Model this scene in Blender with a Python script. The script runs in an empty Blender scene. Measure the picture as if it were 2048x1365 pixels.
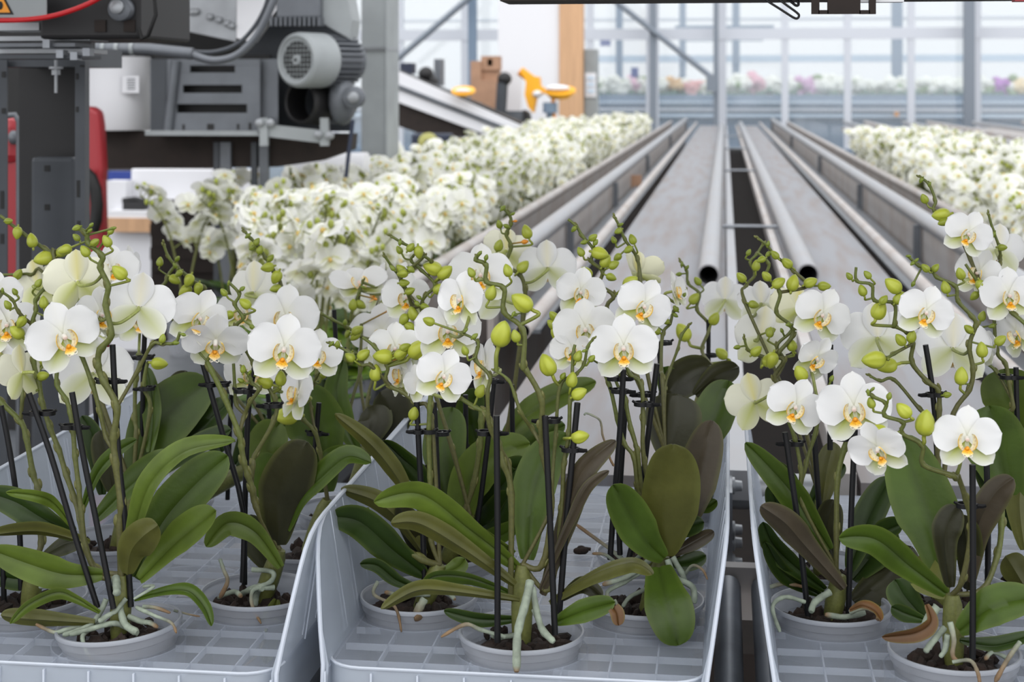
import bpy, bmesh, math, random
from mathutils import Vector as V, Matrix as M, Euler
R_ = random.Random(7)
S = bpy.context.scene
COL = S.collection
# ---------------------------------------------------------------- camera
# the photo keeps its verticals parallel: a level camera with its frame shifted down (horizon at y = 177.5)
F = 3235.0; HC = 1.5; HY = 177.5
yaw = math.atan(426 / F); cy_, sy_ = math.cos(yaw), math.sin(yaw)
FW = V((-sy_, cy_, 0)); RT = V((cy_, sy_, 0)); UP = V((0, 0, 1))
CAM = V((0, 0, HC))
def ray(px, py): return FW + RT*((px-1024)/F) + UP*((HY-py)/F)
def at(px, py, Y):
    d = ray(px, py); return CAM + d*(Y/d.y)
def onz(px, py, z):
    d = ray(px, py); return CAM + d*((z-HC)/d.z)
def mpp(p): return (p-CAM).dot(FW)/F          # metres per pixel at a point
cam = bpy.data.cameras.new('camera'); co = bpy.data.objects.new('camera', cam); COL.objects.link(co)
co.location = CAM; co.rotation_euler = M((RT, UP, -FW)).transposed().to_euler()
cam.sensor_width = 36; cam.lens = F/2048*36; cam.shift_y = -(682.5-HY)/2048; cam.clip_end = 300; cam.clip_start = .05
cam.dof.use_dof = True; cam.dof.focus_distance = 1.62; cam.dof.aperture_fstop = 10.5
S.camera = co
S.cycles.transparent_max_bounces = 24; S.cycles.max_bounces = 10
S.view_settings.view_transform = 'Standard'; S.view_settings.look = 'None'
S.view_settings.gamma = 1; S.view_settings.use_curve_mapping = False
# ---------------------------------------------------------------- materials
def srgb(r, g, b):
    f = lambda c: (c/255/12.92) if c/255 <= .04045 else ((c/255+.055)/1.055)**2.4
    return (f(r), f(g), f(b), 1)
MT = {}
def mat(name, col=None, rough=.5, metal=0, vcol=False, noise=0, nscale=20, trans=0, transl=0, bump=0, bscale=60, spec=.5, coat=0, emis=0, stretch=None, dark=None):
    m = bpy.data.materials.new(name); m.use_nodes = True; nt = m.node_tree; N = nt.nodes; L = nt.links
    b = N['Principled BSDF']; out = N['Material Output']
    b.inputs['Roughness'].default_value = rough; b.inputs['Metallic'].default_value = metal
    b.inputs['Specular IOR Level'].default_value = spec; b.inputs['Coat Weight'].default_value = coat; b.inputs['Coat Roughness'].default_value = .25
    src = None
    if vcol:
        a = N.new('ShaderNodeAttribute'); a.attribute_name = 'Col'; src = a.outputs['Color']
    else:
        c = N.new('ShaderNodeRGB'); c.outputs[0].default_value = col; src = c.outputs[0]
    if noise:
        tc = N.new('ShaderNodeTexCoord'); nz = N.new('ShaderNodeTexNoise'); nz.inputs['Scale'].default_value = nscale; nz.inputs['Detail'].default_value = 5
        if stretch:
            mp = N.new('ShaderNodeMapping'); mp.inputs['Scale'].default_value = stretch; L.new(tc.outputs['Object'], mp.inputs[0]); L.new(mp.outputs[0], nz.inputs['Vector'])
        else: L.new(tc.outputs['Object'], nz.inputs['Vector'])
        mx = N.new('ShaderNodeMix'); mx.data_type = 'RGBA'; mx.blend_type = 'MIX'
        if dark is not None:
            L.new(src, mx.inputs[6]); mx.inputs[7].default_value = dark
            mr = N.new('ShaderNodeMapRange'); mr.inputs[1].default_value = .5 if name == 'lip' else .42; mr.inputs[2].default_value = .66 if name == 'lip' else .72; mr.inputs[4].default_value = noise
            L.new(nz.outputs[0], mr.inputs[0]); L.new(mr.outputs[0], mx.inputs[0])
        else:
            hs = N.new('ShaderNodeHueSaturation'); hs.inputs['Value'].default_value = 1-noise; L.new(src, hs.inputs['Color'])
            mr = N.new('ShaderNodeMapRange'); mr.inputs[1].default_value = .3; mr.inputs[2].default_value = .7
            L.new(nz.outputs[0], mr.inputs[0]); L.new(mr.outputs[0], mx.inputs[0]); L.new(src, mx.inputs[6]); L.new(hs.outputs[0], mx.inputs[7])
        src = mx.outputs[2]
    L.new(src, b.inputs['Base Color'])
    if bump:
        tc = N.new('ShaderNodeTexCoord'); nz = N.new('ShaderNodeTexNoise'); nz.inputs['Scale'].default_value = bscale; nz.inputs['Detail'].default_value = 4
        L.new(tc.outputs['Object'], nz.inputs['Vector']); bp = N.new('ShaderNodeBump'); bp.inputs['Strength'].default_value = bump; bp.inputs['Distance'].default_value = .002
        L.new(nz.outputs[0], bp.inputs['Height']); L.new(bp.outputs[0], b.inputs['Normal'])
    sh = b.outputs[0]
    if transl:
        t = N.new('ShaderNodeBsdfTranslucent'); L.new(src, t.inputs[0]); mx = N.new('ShaderNodeMixShader'); mx.inputs[0].default_value = transl
        L.new(sh, mx.inputs[1]); L.new(t.outputs[0], mx.inputs[2]); sh = mx.outputs[0]
    if trans:
        t = N.new('ShaderNodeBsdfTransparent'); mx = N.new('ShaderNodeMixShader'); mx.inputs[0].default_value = trans
        L.new(sh, mx.inputs[1]); L.new(t.outputs[0], mx.inputs[2]); sh = mx.outputs[0]
    if emis:
        L.new(src, b.inputs['Emission Color']); b.inputs['Emission Strength'].default_value = emis
    L.new(sh, out.inputs[0]); MT[name] = m; return m
mat('petal', vcol=True, rough=.55, transl=.38, spec=.25, bump=.12, bscale=260)
mat('lip', vcol=True, rough=.4, transl=.2, noise=.45, nscale=34, dark=(.42, .12, .02, 1))
mat('bud', vcol=True, rough=.38, noise=.22, nscale=40, spec=.45, transl=.12)
mat('stem', vcol=True, rough=.5, noise=.3, nscale=300, spec=.4)
mat('leaf', vcol=True, rough=.34, noise=.35, nscale=28, spec=.27, bump=.1, bscale=180, transl=.12)
mat('root', vcol=True, rough=.75, noise=.5, nscale=90, bump=.5, bscale=160)
mat('bark', col=srgb(44, 29, 20), rough=.9, noise=.75, nscale=60, bump=1, bscale=120)
mat('black_plastic', col=srgb(13, 13, 15), rough=.45, spec=.3)
mat('pot', col=srgb(186, 190, 198), rough=.28, transl=.2, trans=.60, noise=.12, nscale=14)
mat('steel', col=srgb(150, 154, 160), rough=.42, metal=.65, noise=.35, nscale=14)
mat('galv', col=srgb(158, 161, 165), rough=.4, metal=.5, noise=.3, nscale=9)
mat('alu', col=srgb(156, 157, 161), rough=.34, metal=.55, noise=.2, nscale=6, dark=srgb(150, 132, 120))
mat('alu_dull', col=srgb(176, 172, 170), rough=.5, metal=.35, noise=.5, nscale=5, dark=srgb(140, 115, 98))
mat('belt', col=srgb(128, 129, 134), rough=.6, noise=.7, nscale=3.2, dark=srgb(114, 98, 88), stretch=(6, .5, 1))
mat('dark', col=srgb(26, 25, 27), rough=.6, noise=.3, nscale=8)
mat('black', col=srgb(9, 9, 10), rough=.6)
mat('dgrey', col=srgb(66, 70, 76), rough=.5, metal=.2, noise=.25, nscale=10)
mat('mgrey', col=srgb(104, 108, 114), rough=.45, metal=.3, noise=.25, nscale=10)
mat('lgrey', col=srgb(150, 155, 157), rough=.5, noise=.2, nscale=6)
mat('white', col=srgb(222, 222, 226), rough=.5)
mat('red', col=srgb(150, 36, 44), rough=.45)
mat('cable_red', col=srgb(196, 26, 34), rough=.4)
mat('wood', col=srgb(206, 164, 126), rough=.6, noise=.2, nscale=5, stretch=(8, 8, .6))
mat('card', col=srgb(176, 138, 112), rough=.8, noise=.2, nscale=8)
mat('brown', col=srgb(40, 30, 25), rough=.8, noise=.4, nscale=20)
mat('yellow', col=srgb(240, 170, 20), rough=.4)
mat('ochre', col=srgb(235, 150, 28), rough=.5)
mat('olive', col=srgb(168, 166, 96), rough=.5)
mat('blue', col=srgb(36, 60, 140), rough=.5)
mat('navy', col=srgb(34, 42, 62), rough=.6)
mat('bluegrey', col=srgb(112, 130, 150), rough=.6)
mat('paleblue', col=srgb(190, 206, 222), rough=.5)
mat('mull', col=srgb(196, 200, 208), rough=.5)
mat('post', col=srgb(120, 128, 138), rough=.5, metal=.1)
mat('concrete', col=srgb(46, 44, 45), rough=.95, noise=.3, nscale=4, bump=.3, bscale=30, spec=.08)
mat('floorline', vcol=True, rough=.7)
mat('bloom', vcol=True, rough=.6, transl=.42, spec=.2)
def tray_mat():
    mat('pot_rim', col=srgb(164, 168, 176), rough=.35, transl=.2, trans=.15); mat('tray_wall', col=srgb(192, 200, 211), rough=.3, transl=.3, trans=.42)
    m = mat('tray', col=srgb(186, 193, 205), rough=.3, transl=.25, trans=.70); mat('tray_rib', col=srgb(216, 222, 232), rough=.35, transl=.3, trans=.12)
    return m
tray_mat()
def glass_mat():
    m = bpy.data.materials.new('glass'); m.use_nodes = True; nt = m.node_tree; N = nt.nodes; N.remove(N['Principled BSDF'])
    t = N.new('ShaderNodeBsdfTransparent'); t.inputs[0].default_value = (.95, .97, .98, 1)
    g = N.new('ShaderNodeBsdfGlossy'); g.inputs['Roughness'].default_value = .05
    d = N.new('ShaderNodeBsdfTranslucent'); d.inputs[0].default_value = (.9, .95, 1, 1)
    x = N.new('ShaderNodeMixShader'); x.inputs[0].default_value = .06; y = N.new('ShaderNodeMixShader'); y.inputs[0].default_value = .12
    nt.links.new(t.outputs[0], x.inputs[1]); nt.links.new(g.outputs[0], x.inputs[2])
    nt.links.new(x.outputs[0], y.inputs[1]); nt.links.new(d.outputs[0], y.inputs[2]); nt.links.new(y.outputs[0], N['Material Output'].inputs[0])
    MT['glass'] = m
glass_mat()
# ---------------------------------------------------------------- mesh builder
class MB:
    def __init__(s): s.v = []; s.f = []; s.c = []; s.m = []
    def add(s, vs, fs, c=(1, 1, 1), mi=0):
        o = len(s.v); s.v += [V(p) for p in vs]; s.f += [tuple(i+o for i in f) for f in fs]
        if callable(c): s.c += [c(V(p)) for p in vs]
        elif len(c) and isinstance(c[0], (tuple, list)): s.c += list(c)
        else: s.c += [tuple(c[:3])]*len(vs)
        s.m += [mi]*len(fs); return s
    def box(s, a, b, mi=0, c=(1, 1, 1)):
        x0, x1 = sorted((a[0], b[0])); y0, y1 = sorted((a[1], b[1])); z0, z1 = sorted((a[2], b[2]))
        return s.add([(x0,y0,z0),(x1,y0,z0),(x1,y1,z0),(x0,y1,z0),(x0,y0,z1),(x1,y0,z1),(x1,y1,z1),(x0,y1,z1)],
            [(0,3,2,1),(4,5,6,7),(0,1,5,4),(1,2,6,5),(2,3,7,6),(3,0,4,7)], c, mi)
    def tube(s, pts, r, seg=8, c=(1, 1, 1), mi=0, cap=True):
        pts = [V(p) for p in pts]; n = len(pts)
        if n < 2: return s
        rr = r if isinstance(r, (list, tuple)) else [r]*n
        T = [(pts[min(i+1, n-1)]-pts[max(i-1, 0)]).normalized() for i in range(n)]
        a = T[0].orthogonal().normalized(); vs = []; cs = []
        for i in range(n):
            a = (a-T[i]*a.dot(T[i])); a = a.normalized() if a.length > 1e-9 else T[i].orthogonal().normalized()
            b = T[i].cross(a); cc = c(i/(n-1)) if callable(c) else tuple(c[:3])
            for k in range(seg):
                t = 2*math.pi*k/seg; vs.append(pts[i]+(a*math.cos(t)+b*math.sin(t))*rr[i]); cs.append(cc)
        fs = [(i*seg+k, i*seg+(k+1) % seg, (i+1)*seg+(k+1) % seg, (i+1)*seg+k) for i in range(n-1) for k in range(seg)]
        if cap: fs += [tuple(range(seg-1, -1, -1)), tuple((n-1)*seg+k for k in range(seg))]
        return s.add(vs, fs, cs, mi)
    def lathe(s, org, prof, seg=24, c=(1, 1, 1), mi=0, mtx=None):
        vs = []; n = len(prof)
        for r, z in prof:
            for k in range(seg):
                t = 2*math.pi*k/seg; p = V((r*math.cos(t), r*math.sin(t), z)); vs.append((mtx @ p if mtx else p)+V(org))
        fs = [(i*seg+k, i*seg+(k+1) % seg, (i+1)*seg+(k+1) % seg, (i+1)*seg+k) for i in range(n-1) for k in range(seg)]
        return s.add(vs, fs, c, mi)
    def ell(s, c0, rad, seg=10, ring=7, c=(1, 1, 1), mi=0, mtx=None):
        prof = [(max(math.sin(math.pi*i/ring), 1e-4), -math.cos(math.pi*i/ring)) for i in range(ring+1)]
        vs = []
        for r, z in prof:
            for k in range(seg):
                t = 2*math.pi*k/seg; p = V((r*math.cos(t)*rad[0], r*math.sin(t)*rad[1], z*rad[2])); vs.append((mtx @ p if mtx else p)+V(c0))
        fs = [(i*seg+k, i*seg+(k+1) % seg, (i+1)*seg+(k+1) % seg, (i+1)*seg+k) for i in range(ring) for k in range(seg)]
        return s.add(vs, fs, c, mi)
    def prism(s, poly, off, c=(1, 1, 1), mi=0):      # poly: 3-D outline, extruded by off
        n = len(poly); a = [V(p) for p in poly]; b = [p+V(off) for p in a]
        return s.add(a+b, [tuple(range(n)), tuple(range(2*n-1, n-1, -1))]+[(i, i+n, (i+1) % n+n, (i+1) % n) for i in range(n)], c, mi)
    def mesh(s, name, mats, smooth=True, org=V((0, 0, 0))):
        me = bpy.data.meshes.new(name); me.from_pydata([p-org for p in s.v], [], s.f); me.update()
        for m in (mats if isinstance(mats, (list, tuple)) else [mats]): me.materials.append(MT[m])
        at_ = me.color_attributes.new('Col', 'FLOAT_COLOR', 'POINT')
        at_.data.foreach_set('color', [x for c in s.c for x in (c[0], c[1], c[2], 1)])
        if any(s.m): me.polygons.foreach_set('material_index', s.m)
        if smooth:
            me.polygons.foreach_set('use_smooth', [True]*len(me.polygons))
            try: me.set_sharp_from_angle(angle=math.radians(50))
            except Exception: pass
        return me
    def build(s, name, mats, parent=None, org=None, smooth=True):
        o0 = org if org is not None else (V(parent['_org']) if parent is not None and '_org' in parent else V((0, 0, 0)))
        o = bpy.data.objects.new(name, s.mesh(name, mats, smooth, o0)); COL.objects.link(o)
        if parent is not None:
            o.parent = parent; o['_org'] = tuple(o0)
        elif org is not None: o.location = org
        return o
def tag(o, label=None, cat=None, group=None, kind=None):
    if label: o['label'] = label
    if cat: o['category'] = cat
    if group: o['group'] = group
    if kind: o['kind'] = kind
    return o
def thing(name, loc, label, cat, group=None):
    o = bpy.data.objects.new(name, None); COL.objects.link(o); o.location = loc; o.empty_display_size = .05; o['_org'] = tuple(loc)
    return tag(o, label, cat, group)
def solo(mb, name, mats, label, cat, group=None, kind=None, smooth=True):
    c = sum(mb.v, V((0, 0, 0)))/len(mb.v); zmin = min(p.z for p in mb.v)
    o = mb.build(name, mats, org=V((c.x, c.y, zmin)), smooth=smooth)
    return tag(o, label, cat, group, kind)
def bevel(o, w=.004, seg=2):
    m = o.modifiers.new('bevel', 'BEVEL'); m.width = w; m.segments = seg; m.limit_method = 'ANGLE'; return o
def smooth(pts, sub=4):
    P = [V(p) for p in pts]; n = len(P)
    if n < 3: return [P[0].lerp(P[-1], i/sub) for i in range(sub+1)]
    out = []
    for i in range(n-1):
        a, b, c, d = P[max(i-1, 0)], P[i], P[i+1], P[min(i+2, n-1)]
        for k in range(sub):
            t = k/sub; out.append(.5*((2*b)+(c-a)*t+(2*a-5*b+4*c-d)*t*t+(3*b-a-3*c+d)*t**3))
    out.append(P[-1]); return out
def mix(a, b, t): t = max(0, min(1, t)); return tuple(a[i]*(1-t)+b[i]*t for i in range(3))
# ---------------------------------------------------------------- orchid parts
WHT = (.835, .835, .835); YG = (.56, .60, .12); YEL = (.80, .74, .26)
def blade(mb, ang, L, W, prof, cup=.1, bend=0, z0=0, rip=0, th=.006, top=None, bot=None, nu=10, nt=12, seed=0, lift=0):
    """a petal: lies in the xy plane, grows from the origin along ang (degrees)"""
    ca, sa = math.cos(math.radians(ang)), math.sin(math.radians(ang)); rn = random.Random(seed)
    ph = rn.random()*6; g = [[], []]; cs = [[], []]
    for i in range(nt+1):
        t = 1-(1-i/nt)**1.35; w = W*prof(t)
        for j in range(nu+1):
            u = -1+2*j/nu; x = .02+t*L*(1-.04*u*u); y = u*w
            z = z0+lift*t+bend*L*t*t+cup*u*u*w+rip*math.sin(5*t+3*u+ph)*abs(u)*t*W-.02*math.exp(-(u*w/.012)**2)*(1-t)*.4
            e = th*(1-.85*max(abs(u), abs(2*t-1))**4)
            for k in (0, 1):
                g[k].append(V((x*ca-y*sa, x*sa+y*ca, z+(e/2 if k == 0 else -e/2)))); cs[k].append((top if k == 0 else bot)(t, u))
    n = nu+1; q = []
    for i in range(nt):
        for j in range(nu):
            a = i*n+j; q.append((a, a+n, a+n+1, a+1)); N = len(g[0]); q.append((N+a, N+a+1, N+a+n+1, N+a+n))
    N = len(g[0]); ring = [i for i in range(n)]+[i*n+nu for i in range(1, nt+1)]+[nt*n+j for j in range(nu-1, -1, -1)]+[i*n for i in range(nt-1, 0, -1)]
    for i in range(len(ring)):
        a, b = ring[i], ring[(i+1) % len(ring)]; q.append((a, b, N+b, N+a))
    mb.add(g[0]+g[1], q, cs[0]+cs[1])
def p_petal(t): return min(1, .16+.84*min(1, t/.42)**.8)*max(0, 1-(max(t-.5, 0)/.5)**2.6)**.5 if t < 1 else 0.02
def p_sepal(t): return (.34+.66*math.sin(math.pi/2*min(t/.5, 1))**1.1)*max(.02, 1-(max(t-.5, 0)/.5)**2.7)**.55
FLW = {}
def flower_set(key, tint=0.0, cup=0., bend=0., spread=0., seed=0, nu=10, nt=12):
    rn = random.Random(seed); j = lambda a: (rn.random()-.5)*2*a
    w2 = mix(WHT, (.86, .84, .52), tint*.6)
    ptop = lambda t, u: mix(mix(WHT, (.86, .86, .70), .5), WHT, t*3)
    pbot = lambda t, u: mix(mix(w2, (.80, .80, .50), .35), w2, t*2)
    dtop = lambda t, u: mix(mix(WHT, (.84, .84, .6), .5), WHT, t*2.2)
    dbot = lambda t, u: mix(w2, mix((.86, .80, .55), YEL, tint), (1-abs(u)*1.25)*(.55+.4*tint))
    ltop = lambda t, u: mix(WHT, (.50, .55, .08), max(0, 1-abs(u)*.8)*max(0, 1-t*t)*1.15)
    lbot = lambda t, u: mix(w2, YG, max(0, 1-abs(u)*.8)*(.75+.25*tint)*(1-.5*t))
    s = MB()
    blade(s, 90+j(4), .47, .172, p_sepal, cup=.10+cup, bend=-.10+bend, z0=-.012, top=dtop, bot=dbot, rip=.05, seed=seed, nu=nu, nt=nt)
    blade(s, -46+j(6)+spread, .50, .180, p_sepal, cup=.14+cup, bend=-.06+bend, z0=-.016, top=ltop, bot=lbot, rip=.06, seed=seed+1, nu=nu, nt=nt)
    blade(s, -134+j(6)-spread, .50, .180, p_sepal, cup=.14+cup, bend=-.06+bend, z0=-.016, top=ltop, bot=lbot, rip=.06, seed=seed+2, nu=nu, nt=nt)
    out = [s.mesh('flower', 'petal')]
    for a in (14+j(5), 166+j(5)):
        p = MB(); blade(p, a, .50, .272, p_petal, cup=.06+cup*.8, bend=-.10+bend*1.3, z0=.012, top=ptop, bot=pbot, rip=.10, seed=seed+int(a), nu=nu+2, nt=nt, lift=.03)
        out.append(p.mesh('petal', 'petal'))
    # lip: two upright side lobes, an orange callus, a narrow mid lobe with two tendrils
    l = MB(); PY = (.88, .84, .60); OR = (.86, .55, .03); DO = (.86, .36, .01)
    for sx in (-1, 1):
        path = smooth([(sx*.015, -.185, .07), (sx*.085, -.165, .10), (sx*.135, -.10, .13), (sx*.142, -.02, .15), (sx*.115, .055, .15), (sx*.085, .075, .14)], 3)
        n = len(path); vs = []; cs = []
        for i, p in enumerate(path):
            t = i/(n-1); wd = .105*math.sin(math.pi*(.12+.80*t))**.7
            inn = V((-sx*.55, .15, -.8)).normalized()
            for k in range(4):
                q = k/3; bul = math.sin(math.pi*q)*.012
                vs.append(p+inn*wd*q+V((sx*bul, 0, 0))); cs.append(mix(OR, PY, q*1.9) if t > .2 else mix(DO, PY, t*3+q))
        m = len(vs); off = V((-sx*.006, 0, .004)); vs2 = [v+off for v in vs]
        fs = []
        for i in range(n-1):
            for k in range(3):
                a = i*4+k; fs += [(a, a+1, a+5, a+4), (m+a, m+a+4, m+a+5, m+a+1)]
            fs += [(i*4, i*4+4, m+i*4+4, m+i*4), (i*4+3, m+i*4+3, m+i*4+7, i*4+7)]
        l.add(vs+vs2, fs, cs+cs)
        l.tube(smooth([(sx*.02, -.245, .17), (sx*.045, -.25, .185), (sx*.065, -.232, .185), (sx*.06, -.215, .18)], 3), [.007]*6+[.005]*3+[.003], 5, (.9, .88, .78))
    l.ell((0, -.135, .095), (.034, .034, .03), 9, 6, DO)
    vs = []; cs = []; fs = []; wid = [.035, .04, .055, .075, .085, .06, .02]
    for i in range(7):
        t = i/6; y = -.14-.115*t; z = .075+.11*t-.02*t*t
        for k in range(5):
            u = -1+k/2; vs.append((u*wid[i], y+.012*u*u, z-.02*u*u)); cs.append(mix(DO, (.88, .52, .03), t*2) if t < .5 else mix((.88, .52, .03), (.92, .86, .66), (t-.5)*2.2))
    vs += [(x, y-.004, z-.012) for x, y, z in vs]; cs += cs
    for i in range(6):
        for k in range(4):
            a = i*5+k; fs += [(a, a+1, a+6, a+5), (35+a, 35+a+5, 35+a+6, 35+a+1)]
        fs += [(i*5, i*5+5, 40+i*5, 35+i*5), (i*5+4, 39+i*5, 44+i*5, i*5+9)]
    l.add(vs, fs, cs)
    out.append(l.mesh('lip', 'lip'))
    k = MB(); k.tube(smooth([(0, .0, -.02), (0, .01, .03), (0, -.005, .075), (0, -.02, .10)], 3), [.028, .03, .034, .036, .036, .034, .033, .034, .03, .016], 9, lambda t: mix((.90, .88, .82), (.88, .70, .64), (t-.7)*3.5))
    out.append(k.mesh('column', 'petal'))
    FLW[key] = out
flower_set('a', 0, 0, 0, 0, 1); flower_set('b', 0, .12, .08, -4, 11); flower_set('c', .1, .05, .16, 3, 21); flower_set('d', 0, 0, -.06, 5, 31)
flower_set('y', .75, .12, .10, -3, 41); flower_set('z', 1.0, .35, .55, -8, 51); flower_set('h', .25, .2, .25, 0, 61)
def orient(px, py, Y, yaw_, pitch_, roll_):
    """matrix of a flower at a pixel and depth; yaw 0 faces the lens, 180 shows its back; x axis stays image right when facing"""
    p = at(px, py, Y); v = (CAM-p).normalized(); r = V((0, 0, 1)).cross(v).normalized(); u = v.cross(r)
    B = M((r, u, v)).transposed().to_4x4()
    R = M.Rotation(math.radians(-roll_), 4, 'Z') @ M.Rotation(math.radians(yaw_), 4, 'Y') @ M.Rotation(math.radians(-pitch_), 4, 'X')
    return M.Translation(p) @ B @ R
def add_flower(root, key, mtx, scale):
    o0 = M.Translation(-V(root['_org'])); ms = FLW[key]
    f = bpy.data.objects.new('flower', ms[0]); COL.objects.link(f); f.parent = root; f.matrix_basis = o0 @ mtx @ M.Scale(scale, 4)
    for nm, me in (('petal', ms[1]), ('petal', ms[2]), ('lip', ms[3]), ('column', ms[4])):
        c = bpy.data.objects.new(nm, me); COL.objects.link(c); c.parent = f
    return f
def bud_shape(mb, base, d, ln, wr=.36, col=(.42, .47, .06), seg=24, ring=12, rnd=None):
    a = d.normalized(); x = a.orthogonal().normalized(); x = M.Rotation((rnd or R_).random()*6.28, 3, a) @ x; y = a.cross(x); vs = []; cs = []
    tipc = mix(col, (.30, .36, .05), .6); basec = mix(col, (.36, .42, .05), .4)
    for i in range(ring+1):
        t = i/ring; r = wr*(max(0, math.sin(math.pi*min(1, t**.82)))**.62)*(1-.14*t)+.006
        if i == ring: r = .012
        for k in range(seg):
            th = 2*math.pi*k/seg; gr = 0
            for m_ in range(3):
                dd = abs((th-m_*2.0944+math.pi) % (2*math.pi)-math.pi); gr += math.exp(-(dd/.15)**2)
            rd = math.sin(math.pi*t); gg = 1-.15*gr*rd+.03*rd*math.cos(3*th+math.pi)
            vs.append(base+a*(t*ln)+(x*math.cos(th)+y*math.sin(th))*(r*ln*gg)); cs.append(mix(mix(basec, col, t*3), tipc, (t-.75)*3))
    fs = [(i*seg+k, i*seg+(k+1) % seg, (i+1)*seg+(k+1) % seg, (i+1)*seg+k) for i in range(ring) for k in range(seg)]
    fs += [tuple(range(seg-1, -1, -1)), tuple(ring*seg+k for k in range(seg))]
    mb.add(vs, fs, cs)
TOPS = {'g': (.115, .20, .020), 'l': (.20, .30, .038), 'd': (.052, .105, .014), 'o': (.15, .175, .024), 'y': (.34, .36, .07), 'p': (.115, .105, .055), 'k': (.06, .075, .022), 'w': (.24, .115, .04)}
UNDER = {'g': (.135, .15, .045), 'l': (.17, .17, .06), 'd': (.07, .075, .03), 'o': (.155, .160, .034), 'y': (.34, .36, .07), 'p': (.12, .095, .06), 'k': (.055, .055, .022), 'w': (.22, .11, .045)}
def p_leaf(t, b=.3): return (b+(1-b)*min(1, t/.45)**.9 if t < .45 else 1)*max(.02, 1-(max(t-.5, 0)/.5)**2.5)**.62
def leaf(root, pts, Y0, Y1, w, ang=0, under=0, tone='g', fold=.16, b=.3, nu=8, mid=None):
    n = len(pts)
    P = [at(x, y, Y0+(Y1-Y0)*(i/(n-1)) if mid is None else (Y0+(mid-Y0)*min(1, 2*i/(n-1)) if 2*i <= n-1 else mid+(Y1-mid)*(2*i/(n-1)-1))) for i, (x, y) in enumerate(pts)]
    P = smooth(P, max(4, 26//(n-1))); m = len(P); rn = random.Random(int(pts[-1][0]*7+pts[-1][1])); tp, un = TOPS[tone], UNDER[tone]
    k1 = .9+.25*rn.random(); tp = tuple(c*k1*.46 for c in tp); un = tuple(c*k1*.54 for c in un)
    half = w*mpp(P[m//2])/2; gt, gb, ct, cb = [], [], [], []
    for i in range(m):
        T = (P[min(i+1, m-1)]-P[max(i-1, 0)]).normalized(); vw = (CAM-P[i]).normalized(); s1 = T.cross(vw)
        s1 = s1.normalized() if s1.length > .05 else RT.copy(); n1 = s1.cross(T).normalized()
        if n1.dot(vw) < 0: n1 = -n1
        a = math.radians(ang); sd = s1*math.cos(a)+n1*math.sin(a); nn = n1*math.cos(a)-s1*math.sin(a)
        if under: nn = -nn
        t = i/(m-1); hw = half*p_leaf(t, b)
        for j in range(nu+1):
            u = -1+2*j/nu; p = P[i]+sd*(u*hw)+nn*(fold*hw*(abs(u)**1.3)-.0016*math.exp(-(u/.12)**2))
            e = .0016*(1-.8*u**4)*(1-.6*t)
            gt.append(p+nn*e*.5); gb.append(p-nn*e*.5)
            edge = max(0, abs(u)-.82)*3; ct.append(mix(mix(tp, (.18, .23, .05), edge*.5), tuple(c*.62 for c in tp), math.exp(-(u/.06)**2)*.6)); cb.append(mix(un, (.17, .19, .05), edge*.5))
    N = len(gt); q = []; c_ = nu+1
    for i in range(m-1):
        for j in range(nu):
            a = i*c_+j; q += [(a, a+1, a+c_+1, a+c_), (N+a, N+a+c_, N+a+c_+1, N+a+1)]
        q += [(i*c_, i*c_+c_, N+i*c_+c_, N+i*c_), (i*c_+nu, N+i*c_+nu, N+i*c_+c_+nu, i*c_+c_+nu)]
    e = (m-1)*c_; q += [(e+j, e+j+1, N+e+j+1, N+e+j) for j in range(nu)]+[(j+1, j, N+j, N+j+1) for j in range(nu)]
    mb = MB(); mb.add(gt+gb, q, ct+cb); return mb.build('leaf', 'leaf', root)
# one pot with bark, standing in a tray hole; rim radius about 60 mm
ZR = .975; ZF = .957
def pot(root, c, tilt=(0, 0), bark=True, dz=0):
    mb = MB(); R = M.Rotation(tilt[0], 3, 'X') @ M.Rotation(tilt[1], 3, 'Y')
    prof = [(.002, -.105), (.040, -.105), (.0425, -.103), (.0565, -.012), (.0585, -.011), (.0605, -.002), (.0605, 0), (.0592, .0006), (.0575, -.001), (.0555, -.014), (.0415, -.101), (.002, -.101)]
    o = V((c.x, c.y, ZR+dz)); mb.lathe(o, prof, 56, mtx=R); p = mb.build('pot', 'pot', root); rk = MB(); rk.lathe(o, [(.0590, -.004), (.0612, -.003), (.0614, -.0005), (.0606, .0012), (.0588, .0010), (.0574, -.0015)], 56, mtx=R); rk.build('pot_rim', 'pot_rim', p)
    if bark:
        rn = random.Random(int(c.x*1000)); k = MB(); k.lathe(o, [(.001, -.098), (.0405, -.098), (.0545, -.022), (.035, -.016), (.001, -.013)], 28, mtx=R)
        for i in range(46):
            r = .047*math.sqrt(rn.random()); a = rn.random()*6.28; q = o+R @ V((r*math.cos(a), r*math.sin(a), -.014))
            Q = Euler((rn.random()*6, rn.random()*6, rn.random()*6)).to_matrix(); s_ = rn.uniform(.004, .009)
            k.ell(q, (s_*1.5, s_, s_*.6), 6, 4, mtx=Q)
        k.build('potting_bark', 'bark', p, smooth=False)
    return p
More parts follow.
